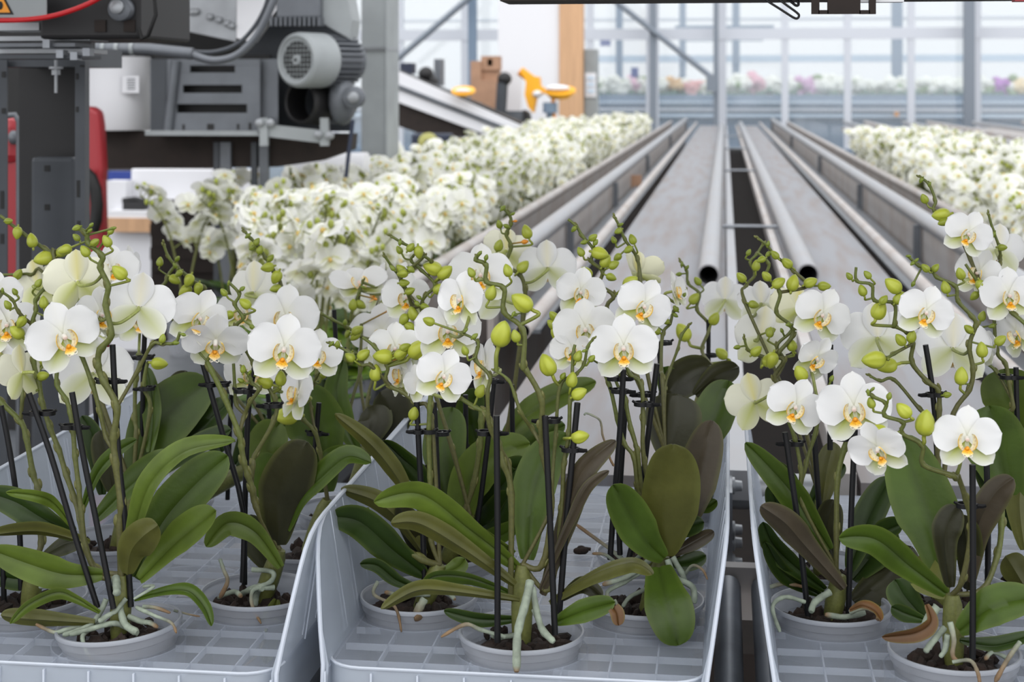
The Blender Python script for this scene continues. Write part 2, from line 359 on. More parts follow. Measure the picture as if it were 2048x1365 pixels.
# ---------------------------------------------------------------- foreground orchids
CR = dict(A=(0,400,4), B=(400,400,4), C=(800,400,4), D=(1100,400,4), E=(1536,340,4), F=(0,700,4), G=(400,680,4), H=(800,680,4), I=(1200,680,4), J=(1536,620,4), K=(0,1024,4), X=(0,0,1))
def toks(s, st='X'):
    """numbers of a string; a letter switches the pixel frame"""
    cur = st; out = []
    for t in s.split():
        if t in CR: cur = t
        else: out.append(t)
    return cur, out
def pxy(cur, x, y): o = CR[cur]; return (o[0]+float(x)/o[2], o[1]+float(y)/o[2])
def path(s):
    cur = 'X'; out = []; buf = None
    for t in s.split():
        if t in CR: cur = t
        elif buf is None: buf = t
        else: out.append(pxy(cur, buf, t)); buf = None
    return out
STEM0, STEM1 = (.092, .085, .028), (.12, .145, .03)
def plant(label, rim, crown, leaves=(), stakes=(), clips=(), spikes=(), flowers='', buds='', roots=(), dz=0, tilt=(0, 0), stalk=None, pot_=True, shift=0, cat='orchid'):
    c = onz(rim[0], rim[1], ZR+dz); Y = c.y
    root = thing('potted_orchid', V((c.x, c.y, ZR-.105+dz)), label, cat, 'potted white orchids in the tray fronts')
    if pot_: pot(root, c, tilt, dz=dz)
    # rosette base
    cb = V((c.x, c.y, ZR-.02)); ct = at(crown[0], crown[1], Y+.0)
    k = MB(); k.tube(smooth([cb, cb.lerp(ct, .5), ct], 3), [.008, .009, .010, .0105, .010, .009, .006], 10, (.13, .14, .035)); k.build('rosette_base', 'stem', root)
    for lf in leaves:
        pts, w = lf[0], lf[1]; kw = dict(lf[2]) if len(lf) > 2 else {}
        d0, d1 = kw.pop('d0', 0), kw.pop('d1', 0); dm = kw.pop('dm', None)
        leaf(root, [(pts[i], pts[i+1]) for i in range(0, len(pts), 2)], Y+d0, Y+d1, w, mid=None if dm is None else Y+dm, **kw)
    for st in stakes:
        P = path(st[0]) if isinstance(st, tuple) else path(st); dy = st[1] if isinstance(st, tuple) else 0
        dy2 = st[2] if isinstance(st, tuple) and len(st) > 2 else dy
        n = len(P); pts = [at(x, y, Y+dy+(dy2-dy)*i/(n-1)) for i, (x, y) in enumerate(P)]
        k = MB(); k.tube(smooth(pts, 3), .0030, 10, (1, 1, 1)); k.build('support_stake', 'black_plastic', root)
    for cl in clips:
        x, y, dx = cl[:3]; dy = cl[3] if len(cl) > 3 else -.002
        p = at(x, y, Y+dy); q = at(x+dx, y-1, Y+dy); ax = V((0, 0, 1)); k = MB()
        for ce, r in ((p, .0042), (q, .0058)):
            k.lathe(ce, [(r, -.0022), (r+.0016, -.0022), (r+.0016, .0022), (r, .0022), (r, -.0022)], 18)
        d = (q-p).normalized()
        k.tube([p-d*.013+V((0, -.001, .001)), p-d*.010, p-d*.005], [.0016, .0022, .0026], 6)
        k.tube([q+d*.005, q+d*.009+V((0, 0, .0025))], [.0018, .0014], 6); k.tube([p+d*.003, q-d*.005], .0024, 6)
        k.build('stem_clip', 'black_plastic', root)
    samples = []; sp_objs = []
    for sp in spikes:
        s, r0, r1 = sp[:3]; d0 = sp[3] if len(sp) > 3 else 0; d1 = sp[4] if len(sp) > 4 else d0
        branch = s.startswith('-'); P = path(s.lstrip('-'))
        if not branch and (abs(P[0][0]-crown[0])+abs(P[0][1]-crown[1])) > 25: P = [crown]+P
        n = len(P); pts = [at(x, y, Y+d0*min(1, 2.5*i/(n-1))+(d1-d0)*i/(n-1)) for i, (x, y) in enumerate(P)]
        if branch and samples: pts[0] = min(samples, key=lambda q: (q[0]-P[0][0])**2+(q[1]-P[0][1])**2)[2]
        S_ = smooth(pts, 5); m = len(S_); mp = mpp(pts[0]); rad = []
        for i in range(m):
            r = (r0+(max(r1*1.3, 4.2)-r0)*(i/(m-1))**1.3)*mp/2; j = i/5; fr = abs(j-round(j))
            rad.append(r*(1+.28*math.exp(-(fr/.16)**2)) if 0 < round(j) < n-1 else r)
        k = MB(); k.tube(S_, rad, 8, lambda t: mix(STEM0, STEM1, t*1.2))
        for i in range(1, n-1):                      # a small bract at every node
            p = pts[i]; T = (pts[i+1]-pts[i-1]).normalized(); sd = T.cross(CAM-p).normalized()*(1 if i % 2 else -1)
            rr = rad[i*5]; k.ell(p+sd*rr*.7+T*rr*.8, (rr*.75, rr*.55, rr*1.5), 7, 5, (.13, .13, .035), mtx=T.to_track_quat('Z', 'Y').to_matrix())
        tip = S_[-1]; T = (S_[-1]-S_[-3]).normalized()
        if r1 < 4.2:
            for j in range(3):
                k.ell(tip+T*rad[-1]*(j*1.6-.5)+T.orthogonal()*rad[-1]*.5*(-1)**j, (rad[-1]*.9, rad[-1]*.9, rad[-1]*1.7), 7, 5, (.15, .16, .04), mtx=T.to_track_quat('Z', 'Y').to_matrix())
        o = [k, None]; sp_objs.append(o)
        for i, q in enumerate(S_):
            d = q-CAM; D = d.dot(FW); samples.append((1024+F*d.dot(RT)/D, HY-F*d.dot(UP)/D, q, o, rad[i]))
    blooms = []
    for seg in [z for z in flowers.split('|') if z.strip()]:
        cur, t = toks(seg); x, y = pxy(cur, t[0], t[1]); w = float(t[2])/CR[cur][2]; key = t[3]; yw, pt, rl = map(float, t[4:7])
        dy = float(t[7]) if len(t) > 7 else 0
        Yf = Y+dy+shift-.032*math.cos(math.radians(yw)); m = orient(x, y, Yf, yw, pt, rl); s_ = w*mpp(m.translation)
        add_flower(root, key, m, s_); blooms.append(((x, y), m, s_))
    for (x, y), m, s_ in blooms:                     # pedicels
        if not samples: continue
        q = min(samples, key=lambda z: (z[0]-x)**2+(z[1]-y-12)**2)
        a = m @ V((0, 0, -.02*s_)); b = m @ V((0, -.02*s_, -.25*s_)); L_ = (q[2]-a).length
        pp = smooth([a, b, b.lerp(q[2], .6)+V((0, 0, -.004)), q[2]], 5)
        q[3][0].tube(pp, [.0017]*(len(pp)-3)+[.0019, .0021, .0023], 7, lambda t: mix((.42, .46, .13), STEM1, t))
    for o in sp_objs: o[1] = o[0].build('flower_spike', 'stem', root)
    cur = 'X'
    for seg in [z for z in buds.split('|') if z.strip()]:
        tk = seg.split()
        if tk[0] in CR: cur = tk[0]; tk = tk[1:]
        x, y = pxy(cur, tk[0], tk[1]); ln = float(tk[2])/CR[cur][2]; mid = pxy(cur, tk[3], tk[4]) if len(tk) >= 5 else None
        orange = tk[-1] == 'o'
        ref = mid or (x, y); q = min(samples, key=lambda z: (z[0]-ref[0])**2+(z[1]-ref[1])**2)
        dq = (q[2]-CAM).dot(FW); Yb = q[2].y-.004 if (q[0]-x)**2+(q[1]-y)**2 > 60 else q[2].y-.010
        c = at(x, y, Yb); L_ = ln*mpp(c); bx, by = (mid or (q[0], q[1])); dv = V((x-bx, y-by))
        if dv.length < 2: dv = V((R_.uniform(-1, 1), -1))
        dv.normalize(); d3 = (RT*dv.x-UP*dv.y+FW*R_.uniform(-.35, .2)).normalized()
        base = c-d3*L_*.5; mb = MB(); big = min(1, max(0, (ln-14)/26))
        col = mix((.17, .225, .022), (.47, .51, .05), big**.8) if not orange else (.75, .27, .02)
        bud_shape(mb, base, d3, L_, .37 if ln > 16 else .34, col, 24 if ln > 16 else 14, 12 if ln > 16 else 8)
        pp = [q[2]]
        if mid: mp3 = at(mid[0], mid[1], (Yb+q[2].y)/2); pp.append(mp3)
        pp += [base-d3*L_*.08, base+d3*L_*.06]
        pr = max(.0011, min(.0023, L_*.075)); S_ = smooth(pp, 5)
        mb.tube(S_, [pr*1.15]+[pr]*(len(S_)-3)+[pr*1.1, pr*1.3], 8, lambda t: mix(STEM1, col, t*.9))
        mb.build('bud', 'bud', q[3][1])
    for rt in roots:
        s, r0, r1 = rt[:3]; brown = rt[3] if len(rt) > 3 else .25; P = path(s); n = len(P); d0, d1 = rt[4] if len(rt) > 4 else (-.01, -.03)
        pts = [at(x, y, Y+d0+(d1-d0)*i/(n-1)) for i, (x, y) in enumerate(P)]; S_ = smooth(pts, 5); mp = mpp(pts[0]); m = len(S_); rn = random.Random(int(P[0][0]*13))
        rad = [(r0+(r1-r0)*i/(m-1))*mp/2*(.9+.25*rn.random()) for i in range(m)]; rad[-1] *= .6
        k = MB(); k.tube(S_, rad, 9, lambda t: mix((.27, .315, .245), (.21, .13, .065), (t-(1-brown))/max(brown, .01)*1.3 if brown else 0)); k.build('aerial_root', 'root', root)
    return root
POTS = dict(C=[(1043,1262),(838,1190),(1290,1198),(1085,1155),(885,1102),(1300,1105),(1110,1062),(945,1020),(1340,1000),(1150,985)],
  L=[(238,1247),(518,1181),(55,1192),(375,1135),(230,1077),(610,1092),(480,1040),(330,1003),(690,1016)],
  R=[(1662,1210),(1908,1300),(1643,1130),(1882,1184),(2085,1148),(1845,1094),(1627,1048),(2029,1061)])
# ---------------------------------------------------------------- world and setting
w = bpy.data.worlds.new('overcast_sky'); S.world = w; w.use_nodes = True; nt = w.node_tree; N = nt.nodes; L = nt.links
bg = N['Background']; tc = N.new('ShaderNodeTexCoord'); sx = N.new('ShaderNodeSeparateXYZ'); L.new(tc.outputs['Generated'], sx.inputs[0])
rp = N.new('ShaderNodeValToRGB'); cr = rp.color_ramp
mr = N.new('ShaderNodeMapRange'); mr.inputs[1].default_value = -1; mr.inputs[2].default_value = 1; L.new(sx.outputs['Z'], mr.inputs[0]); L.new(mr.outputs[0], rp.inputs[0])
for p_, c_ in ((0.0, (.10, .10, .11, 1)), (.49, (.14, .15, .17, 1)), (.5, (.62, .71, .80, 1)), (.53, (.80, .87, .95, 1)), (.65, (1.0, 1.02, 1.05, 1)), (1.0, (1.9, 1.92, 1.95, 1))):
    if p_ == 0: e = cr.elements[0]; e.position = 0
    elif p_ == 1.0: e = cr.elements[1]; e.position = 1
    else: e = cr.elements.new(p_)
    e.color = c_
bk = N.new('ShaderNodeMapRange'); bk.inputs[1].default_value = .1; bk.inputs[2].default_value = -.9; bk.inputs[3].default_value = 1.0; bk.inputs[4].default_value = 1.75
L.new(sx.outputs['Y'], bk.inputs[0]); L.new(rp.outputs[0], bg.inputs['Color']); L.new(bk.outputs[0], bg.inputs['Strength'])   # overcast, brighter on the sun's side behind the viewer
S.view_settings.exposure = 0.0
def struct(mb, name, mats, smooth=False):
    c = sum(mb.v, V((0, 0, 0)))/len(mb.v); o = mb.build(name, mats, org=V((c.x, c.y, min(p.z for p in mb.v))), smooth=smooth); o['kind'] = 'structure'; return o
struct(MB().box((-16, -1.5, -.1), (22, 46, 0)), 'floor', 'concrete')
YW = 26.0
def zat(py, Y): return at(1450, py, Y).z
def xat(px, Y): return at(px, 177, Y).x
# glass end wall: mullions, transom, panes
mull = [1180, 1305, 1440, 1570, 1695, 1822, 1948, 2075, 2200, 1055, 930, 800, 670]
mull = sorted(mull); k = MB()
xs = [xat(p, YW) for p in mull]
for i, (p, x) in enumerate(zip(mull, xs)):
    hw = .055 if p not in (1440, 1948, 1305) else .10
    t = struct(MB().box((x-hw, YW-.05, 0), (x+hw, YW+.05, 6)), 'trim_%d' % (i+1), 'mull')
for i, py in enumerate((68, -180)):
    struct(MB().box((xs[0]-2, YW-.06, zat(py, YW)-.09), (xs[-1]+2, YW-.02, zat(py, YW)+.09)), 'trim_%d' % (20+i), 'mull')
for i in range(len(xs)-1):
    f = struct(MB().box((xs[i]+.05, YW-.006, .1), (xs[i+1]-.05, YW+.006, 6)), 'window_%d' % (i+1), 'glass')
struct(MB().box((xs[0]-2, YW-.08, 0), (xs[-1]+2, YW+.08, .55)), 'wall_back', 'bluegrey')
# dark posts standing just inside the glass
def post(px, w_, Y, label, m='post', z1=6.0, z0=0):
    x = xat(px, Y); return solo(MB().box((x-w_/2, Y-w_/2, z0), (x+w_/2, Y+w_/2, z1)), 'steel_post', m, label, 'post', 'greenhouse posts by the glass wall', smooth=False)
post(1306, .11, 25.6, 'narrow grey steel post by the glass wall, left of the tube rail ends')
post(1938, .16, 25.6, 'dark grey steel post by the glass wall on the far right')
post(1432, .08, 25.7, 'slim grey post behind the two tubes where the diagonal brace lands')
def bar(a, b, Y, wd, label, m='post', group=None):
    p, q = at(a[0], a[1], Y), at(b[0], b[1], Y); return solo(MB().tube([p, q], wd, 8), 'diagonal_brace', m, label, 'brace', group)
bar((1215, -10), (1428, 158), 25.5, .045, 'grey diagonal brace running down to the slim post behind the tubes')
bar((945, -10), (790, 122), 25.0, .05, 'grey diagonal brace left of the white partition')
post(945, .13, 25.3, 'pale grey post left of the white partition', 'bluegrey')
p = at(1428, 165, 25.4); solo(MB().box((p.x-.12, p.y-.02, p.z-.14), (p.x+.05, p.y+.02, p.z+.12)), 'gusset_plate', 'post', 'grey gusset plate at the foot of the diagonal brace', 'bracket', smooth=False)
# beyond the glass: the next bay, seen through haze
def hz(py0, py1, px0, px1, Y, m, name, label, cat, d=.3):
    a, b = at(px0, py1, Y), at(px1, py0, Y); return solo(MB().box((a.x, Y, a.z), (b.x, Y+d, b.z)), name, m, label, cat, smooth=False)
hz(50, 58, 1350, 1548, 33, 'bluegrey', 'screen_box', 'blue grey horizontal screen box seen high through the glass', 'box')
hz(80, 83, 1360, 1526, 33, 'bluegrey', 'pipe_rail', 'thin grey rail beneath the blue grey screen box behind the glass', 'rail', .05)
hz(108, 125, 1100, 2300, 36, 'paleblue', 'gutter', 'pale blue gutter running across the bay behind the glass', 'gutter')
hz(60, 72, 700, 2300, 37, 'paleblue', 'gutter', 'upper pale gutter crossing the bay behind the glass', 'gutter')
hz(36, 40, 700, 2300, 39, 'mull', 'gutter', 'thin top gutter crossing the bay behind the glass', 'gutter')
for i, (px, w_) in enumerate(((1365, .14), (1472, .16), (1795, .22), (1238, .14))):
    x = xat(px, 35); solo(MB().box((x-w_/2, 35, 0), (x+w_/2, 35.2, 7)), 'far_post', 'bluegrey', ['pale blue post behind the glass between the narrow post and the brace', 'pale blue post behind the glass just right of the tubes', 'blue grey post behind the glass, left of the far right post', 'pale blue post behind the glass right of the control box'][i], 'post', 'posts behind the glass', smooth=False)
rn = random.Random(5)
hz(190, 335, 700, 2400, 30.5, 'bluegrey', 'plant_bench', 'long blue grey planting bench behind the glass wall', 'bench', 1.2)
for z_, m in ((203, 'paleblue'), (218, 'mull'), (230, 'paleblue')):
    hz(z_, z_+3, 700, 2400, 30.4, m, 'bench_rail', {203: 'upper', 218: 'middle', 230: 'lower'}[z_]+' pale rail along the bench front behind the glass', 'rail', .06)
k = MB()
def blob(k, px, py, Y, r, c):
    p = at(px, py, Y); k.ell(p, (r, r, r*.8), 6, 4, c)
for i in range(3600):
    px = rn.uniform(1190, 2080)
    if rn.random() < .25 and px > 1345 and px < 1480: continue
    py = rn.gauss(176, 7); c = (.93, .93, .88)
    for a, b, cc in ((1335, 1360, (.85, .62, .35)), (1372, 1404, (.85, .50, .48)), (1410, 1425, (.80, .78, .6)), (1500, 1530, (.85, .55, .62)), (1592, 1634, (.78, .52, .72)), (1980, 2022, (.55, .22, .62)), (2028, 2050, (.9, .76, .5)), (1262, 1280, (.86, .6, .7))):
        if a < px < b: c = cc; py += 5 if a in (1372, 1980) else 0
    if 1725 < px < 1770 and rn.random() < .8: continue
    blob(k, px, py, 30.7+rn.random()*.9, rn.uniform(.06, .11), c if rn.random() < .94 else (.35, .45, .25))
for i in range(420): blob(k, rn.uniform(1190, 2080), rn.gauss(189, 2.5), 30.6+rn.random()*.5, rn.uniform(.05, .08), (.22, .32, .25))
solo(k, 'flower_display', 'bloom', 'blurred mass of white, pink and purple flowers on the bench behind the glass', 'flowers', kind='stuff')
for (px, py, w_, h_, m, lb) in ((1200, 70, 20, 22, 'blue', 'small blue sign seen through the glass right of the control box'), (1262, 135, 14, 20, 'blue', 'blue box behind the glass between the control box and narrow post'), (1790, 224, 8, 9, 'ochre', 'small orange marker hanging on the bench behind the glass')):
    a, b = at(px, py+h_, 30.2), at(px+w_, py, 30.2); solo(MB().box((a.x, 30.2, a.z), (b.x, 30.34, b.z)), 'small_box' if m == 'ochre' else 'blue_box', m, lb, 'box', smooth=False)
# ---------------------------------------------------------------- rails, tubes and belts
def tubeY(x, z, y0, y1, r, name, m, label, cat='rail', ri=None, group=None):
    k = MB(); R2 = ri or r*.86; s = 24
    k.lathe((0, 0, 0), [(R2, y1), (r, y1), (r, y0), (R2, y0), (R2, y1)], s, mtx=M.Rotation(math.pi/2, 3, 'X') @ M.Scale(-1, 3, V((0, 0, 1))))
    k.v = [p+V((x, 0, z)) for p in k.v]; return solo(k, name, m, label, cat, group)
ZB = .95
YE = 24.3
for (x, lb) in ((-.045, 'left one of two open ended aluminium tubes down the aisle middle'), (.228, 'right one of two open ended aluminium tubes down the aisle middle')):
    tubeY(x, ZB+.034, 4.5 if x < 0 else 4.55, YE, .031, 'guide_tube', 'alu', lb, 'tube', group='guide tubes')
def flat(x0, x1, y0, y1, z0, z1, name, m, label, cat, group=None):
    return solo(MB().box((x0, y0, z0), (x1, y1, z1)), name, m, label, cat, group, smooth=False)
flat(-.375, .002, 2.3, YE, ZB-.02, ZB, 'conveyor_belt', 'belt', 'grey flat conveyor belt left of the open tubes', 'conveyor')
flat(.188, .475, 2.3, YE, ZB-.02, ZB, 'conveyor_belt', 'belt', 'grey flat conveyor belt right of the open tubes', 'conveyor')
def part(t, x0, x1, y0, y1, z0, z1, name, m): return MB().box((x0, y0, z0), (x1, y1, z1)).build(name, m, t, smooth=False)
def ptube(t, x, z, y0, y1, r, name, m):
    k = MB(); R2 = r*.86; k.lathe((0, 0, 0), [(R2, y1), (r, y1), (r, y0), (R2, y0), (R2, y1)], 24, mtx=M.Rotation(math.pi/2, 3, 'X') @ M.Scale(-1, 3, V((0, 0, 1)))); k.v = [p+V((x, 0, z)) for p in k.v]; return k.build(name, m, t)
t = thing('aisle_rack', V((.1, 3, 0)), 'dark steel frame with rails and rungs in the gap between the belts', 'frame')
part(t, .006, .034, 2.3, YE, ZB-.03, ZB+.012, 'gap_rail', 'alu'); part(t, .158, .182, 2.3, YE, ZB-.03, ZB+.012, 'gap_rail', 'alu_dull')
for py in (453, 341, 297, 272):
    p = onz(1480, py, ZB+.02); MB().tube([(-.01, p.y, ZB+.02), (.205, p.y, ZB+.02)], .007, 8).build('rung', 'steel', t)
part(t, -.60, .78, 2.6, YE, .0, .6, 'underframe', 'brown'); part(t, -.42, -.02, 2.24, 2.29, .885, .925, 'end_bar', 'dgrey'); part(t, .20, .5, 2.24, 2.29, .885, .925, 'end_bar', 'dgrey')
for sd, X0 in ((-1, 'left'), (1, 'right')):
    xb, xc, xa = (-.585, -.425, -.80) if sd < 0 else (.70, .515, .915)
    t = thing('conveyor_rail', V((xb, 3, 0)), 'thick bright tube rail with brackets along the %s side of the belts' % X0, 'rail')
    ptube(t, xb, 1.035, 4.0 if sd < 0 else 2.6, YE, .029, 'tube', 'alu'); ptube(t, xc, .985, 3.4 if sd < 0 else 2.5, YE, .017, 'lower_tube', 'alu_dull')
    part(t, xb-.004 if sd < 0 else xb-.012, xb+.012 if sd < 0 else xb+.004, 4.0 if sd < 0 else 2.7, YE, .60, 1.012, 'side_plate', 'alu_dull')
    part(t, min(xb, xc)+.03, max(xb, xc)-.03, 4.0 if sd < 0 else 2.5, YE, .89, .90, 'channel', 'mgrey')
    for j in range(6):
        y = 4.1*1.42**j
        if y < YE: part(t, xb+sd*-.03-.012, xb+sd*-.03+.012, y, y+.03, .86, 1.02, 'bracket', 'mgrey')
    t = thing('bed_bench', V((xa, 4, 0)), 'grey bench with a dull edge rail carrying the %s flower bed' % X0, 'bench')
    ptube(t, xa, 1.0, 4.0, YE, .021, 'edge_rail', 'alu_dull'); part(t, xa-.012, xa+.012, 4.0, YE, .66, .985, 'side_plate', 'alu_dull')
    bx0, bx1, by0, by1 = (.93, 1.66, 4.0, 13.2) if sd > 0 else (-1.75, -.81, 3.2, 19.2)
    part(t, bx0, bx1, by0, by1, .66, .70, 'bench_top', 'mgrey')
    for lx in (bx0+.05, bx1-.08):
        for ly in (by0+.1, (by0+by1)/2, by1-.2): part(t, lx, lx+.04, ly, ly+.04, 0, .66, 'leg', 'mgrey')
t = thing('empty_bench', V((3, 10, 0)), 'empty grey benches with bright rails beyond the right flower bed', 'bench')
part(t, 1.70, 5.2, 6.0, YE, .88, .93, 'bench_top', 'alu_dull')
for i, x in enumerate((1.75, 2.05, 2.6, 2.95, 3.6, 4.3)): ptube(t, x, 1.0, 5.0, YE, .03, 'edge_rail', ['alu', 'alu_dull'][i % 2])
for lx in (1.8, 3.4, 5.0):
    for ly in (6.2, 15, 23): part(t, lx, lx+.05, ly, ly+.05, 0, .88, 'leg', 'mgrey')
# ---------------------------------------------------------------- roller conveyor under the trays
for i, x in enumerate((-.428, -.388, .004, .047, .09)):
    z = .885; k = MB(); k.tube([(x, 1.40, z), (x, 2.01, z)], .0155, 18); k.tube([(x, 1.37, z), (x, 2.04, z)], .004, 8)
    solo(k, 'conveyor_roller', 'steel', ['steel roller under the left tray wall', 'steel roller below the gap between left and centre trays', 'steel roller under the centre tray right wall', 'steel roller in the gap between centre and right trays', 'steel roller under the right tray left wall'][i], 'roller', 'conveyor rollers')
t = thing('roller_table', V((-.1, 1.5, 0)), 'steel cross bars carrying the rollers under the three trays', 'conveyor')
for y in (1.37, 2.04): part(t, -.95, .75, y-.012, y+.012, .84, .905, 'cross_bar', 'alu_dull')
for x in (-.93, .71):
    for y in (1.37, 2.04): part(t, x, x+.04, y-.02, y+.02, 0, .84, 'leg', 'alu_dull')
k = MB(); k.tube([(-.05, 2.335, .925), (.16, 2.335, .925)], .026, 20); o = solo(k, 'drive_roller', 'galv', 'pale steel drive tube across the gap behind the two trays', 'roller')
t = thing('bearing_bracket', V((.012, 2.26, .8)), 'grey flange bracket with bolts at the end of the drive tube', 'bracket')
MB().box((.002, 2.2, .80), (.010, 2.36, .955)).build('plate', 'steel', t, smooth=False)
for dz, dy in ((.955, 2.24), (.90, 2.22), (.88, 2.23), (.855, 2.22)):
    k = MB(); k.lathe((0, 0, 0), [(.0001, .014), (.007, .013), (.008, .004), (.012, .003), (.012, 0)], 10, mtx=M.Rotation(math.pi/2, 3, 'Y')); k.v = [p+V((.010, dy, dz)) for p in k.v]; k.build('bolt', 'galv', t)
# ---------------------------------------------------------------- plastic trays
def make_tray(xc, y0, label, cols, right=True):
    root = thing('plant_tray', V((xc, y0+.35, ZF-.04)), label, 'tray', 'translucent plant trays'); HW = .1785; ln = .72
    poly = []; rr = .035
    for cx_, cy2, a0 in ((HW-rr, rr, -90), (HW-rr, ln-rr, 0), (-HW+rr, ln-rr, 90), (-HW+rr, rr, 180)):
        for j in range(7):
            a = math.radians(a0+15*j); poly.append(V((xc+cx_+rr*math.cos(a), y0+cy2+rr*math.sin(a), ZF-.0035)))
    k = MB(); k.prism(poly, (0, 0, .0035)); me = k.mesh('t', 'tray', False)
    fo = bpy.data.objects.new('t', me); COL.objects.link(fo); kc = MB()
    holes = [(p.x, p.y) for p in (onz(a_, b_, ZR) for a_, b_ in cols)]
    for hx, hy in holes:
        kc.prism([V((hx+.0640*math.cos(2*math.pi*j/48), hy+.0640*math.sin(2*math.pi*j/48), ZF-.02)) for j in range(48)], (0, 0, .04))
    cu = bpy.data.objects.new('c', kc.mesh('c', 'tray', False)); COL.objects.link(cu)
    md = fo.modifiers.new('b', 'BOOLEAN'); md.operation = 'DIFFERENCE'; md.object = cu; md.solver = 'EXACT'; md.use_self = True
    dg = bpy.context.evaluated_depsgraph_get(); me2 = bpy.data.meshes.new_from_object(fo.evaluated_get(dg))
    bpy.data.objects.remove(fo); bpy.data.objects.remove(cu)
    me2.transform(M.Translation(-V(root['_org']))); fl = bpy.data.objects.new('tray_floor', me2); COL.objects.link(fl); fl.parent = root; fl['_org'] = root['_org']
    if not me2.materials: me2.materials.append(MT['tray'])
    # collars round the holes, ribs and skirt
    k = MB()
    for hx, hy in holes: k.lathe((hx, hy, ZF-.024), [(.0626, 0), (.0638, 0), (.0650, .0248), (.0641, .0252), (.0634, .024)], 40)
    k.build('hole_collar', 'tray', root)
    k = MB()
    for i in range(-4, 5): k.box((xc+i*.044-.0008, y0+.006, ZF-.010), (xc+i*.044+.0008, y0+ln-.006, ZF-.0036))
    for j in range(15): k.box((xc-HW+.004, y0+.028+j*.047, ZF-.010), (xc+HW-.004, y0+.0296+j*.047, ZF-.0036))
    k.build('underside_ribs', 'tray_rib', fl, smooth=False)
    k = MB(); n = len(poly); vs = []
    for z, e in ((ZF+.0005, 0), (ZF-.012, .0015), (ZF-.05, .002), (ZF-.05, -.001), (ZF-.004, -.002)):
        vs += [V((p.x+(p.x-xc)/HW*e, p.y+(p.y-y0-ln/2)/ln*2*e, z)) for p in poly]
    k.add(vs, [(a*n+i, a*n+(i+1) % n, (a+1)*n+(i+1) % n, (a+1)*n+i) for a in range(4) for i in range(n)]); k.build('skirt', 'tray_wall', root)
    k = MB()                                        # lip along the front edge, and small upright ribs on the skirt
    ft = [p for p in poly if p.y < y0+.05]; ft = sorted(ft, key=lambda p: p.x)
    k.tube([p+V((0, -.0005, .0035)) for p in ft], .0016, 6)
    for i in range(-4, 5): k.box((xc+i*.044-.0009, y0-.0035, ZF-.05), (xc+i*.044+.0009, y0-.001, ZF-.004))
    k.build('front_lip', 'tray_rib', root)
    for sd in (-1, 1):
        outl = []                                     # wall profile in (y, z), front edge raked and rounded
        for yy, zz in ((.0, -.03), (.004, .0), (.012, .03), (.026, .065), (.038, .09), (.048, .104), (.062, .114), (.082, .120), (.11, .1225), (.2, .124), (.35, .127), (.5, .130), (ln, .133)): outl.append((yy, zz))
        ys = [o_[0] for o_ in outl]; vs = []; lv = 9; n = len(outl)
        for s_ in (0, 1):
            for yy, zz in outl:
                for q in range(lv):
                    z = -.03+(zz+.03)*q/(lv-1); h = max(0, z)/.13
                    x = HW-.004+.004*min(1, h*6)+.020*h**1.2; x += (.0022 if s_ else 0)
                    yq = yy if yy > .1 else max(yy*q/(lv-1), 0)+.0
                    vs.append(V((xc+sd*x, y0+yq, ZF+z)))
        N_ = n*lv; fs = []
        for i in range(n-1):
            for q in range(lv-1):
                a = i*lv+q; fs += [(a, a+lv, a+lv+1, a+1), (N_+a, N_+a+1, N_+a+lv+1, N_+a+lv)]
            a = i*lv+lv-1; fs.append((a, a+lv, N_+a+lv, N_+a))
        for q in range(lv-1): fs += [(q, q+1, N_+q+1, N_+q), ((n-1)*lv+q, N_+(n-1)*lv+q, N_+(n-1)*lv+q+1, (n-1)*lv+q+1)]
        k = MB(); k.add(vs, fs); wl = k.build('side_wall', 'tray_wall', root)
        rim = [vs[lv-1-0+i*lv] for i in range(n)]; k = MB()
        fe = [V((xc+sd*(HW-.002+.020*max(0, z)/.13), y0+yy2, ZF+z)) for z, yy2 in ((-.02, .0), (.01, .001), (.04, .012))]
        top = [V((xc+sd*(HW+.001+.020*max(0, zz)/.13), y0+yy, ZF+zz)) for yy, zz in outl]
        k.tube(top, .0022, 7); k.build('wall_rim', 'tray_rib', wl)
        k = MB()
        for j in range(12):
            yy = .10+j*.052; zz = .12
            k.tube([V((xc+sd*(HW+.0005+.020*max(0, z)/.13+.0022), y0+yy, ZF+z)) for z in (.0, .04, .08, zz)], .0008, 5)
            k.tube([V((xc+sd*(HW-.0005+.020*max(0, z)/.13), y0+yy, ZF+z)) for z in (.004, .04, .08, zz)], .0008, 5)
        k.build('wall_rib', 'tray_rib', wl)
    return root
make_tray(-.196, 1.484, 'middle translucent tray with a raked side wall on both sides', POTS['C'])
make_tray(-.592, 1.455, 'left translucent tray cut by the left photo edge', POTS['L'])
make_tray(.225, 1.476, 'right translucent tray cut by the right photo edge', POTS['R'])

p = at(1157, 1097, 1.78); k = MB(); rn = random.Random(9); p = onz(1157, 1103, ZF+.005)
for i in range(5): k.ell(p+V((rn.uniform(-.008, .008), rn.uniform(-.006, .006), rn.uniform(0, .004))), (.006, .004, .004), 7, 5)
k.tube([p, p+V((.004, 0, .004)), p+V((.014, .002, .002))], .002, 6); solo(k, 'withered_bud', 'bark', 'dark withered bud lying on the middle tray floor between the pots', 'bud')
a, b = at(1256, 392, 10.0), at(1284, 350, 10.0); solo(MB().box((a.x, 9.97, a.z), (b.x, 9.985, b.z)), 'paper_tag', 'card', 'beige paper tag hanging inside the left conveyor rail', 'tag', smooth=False)
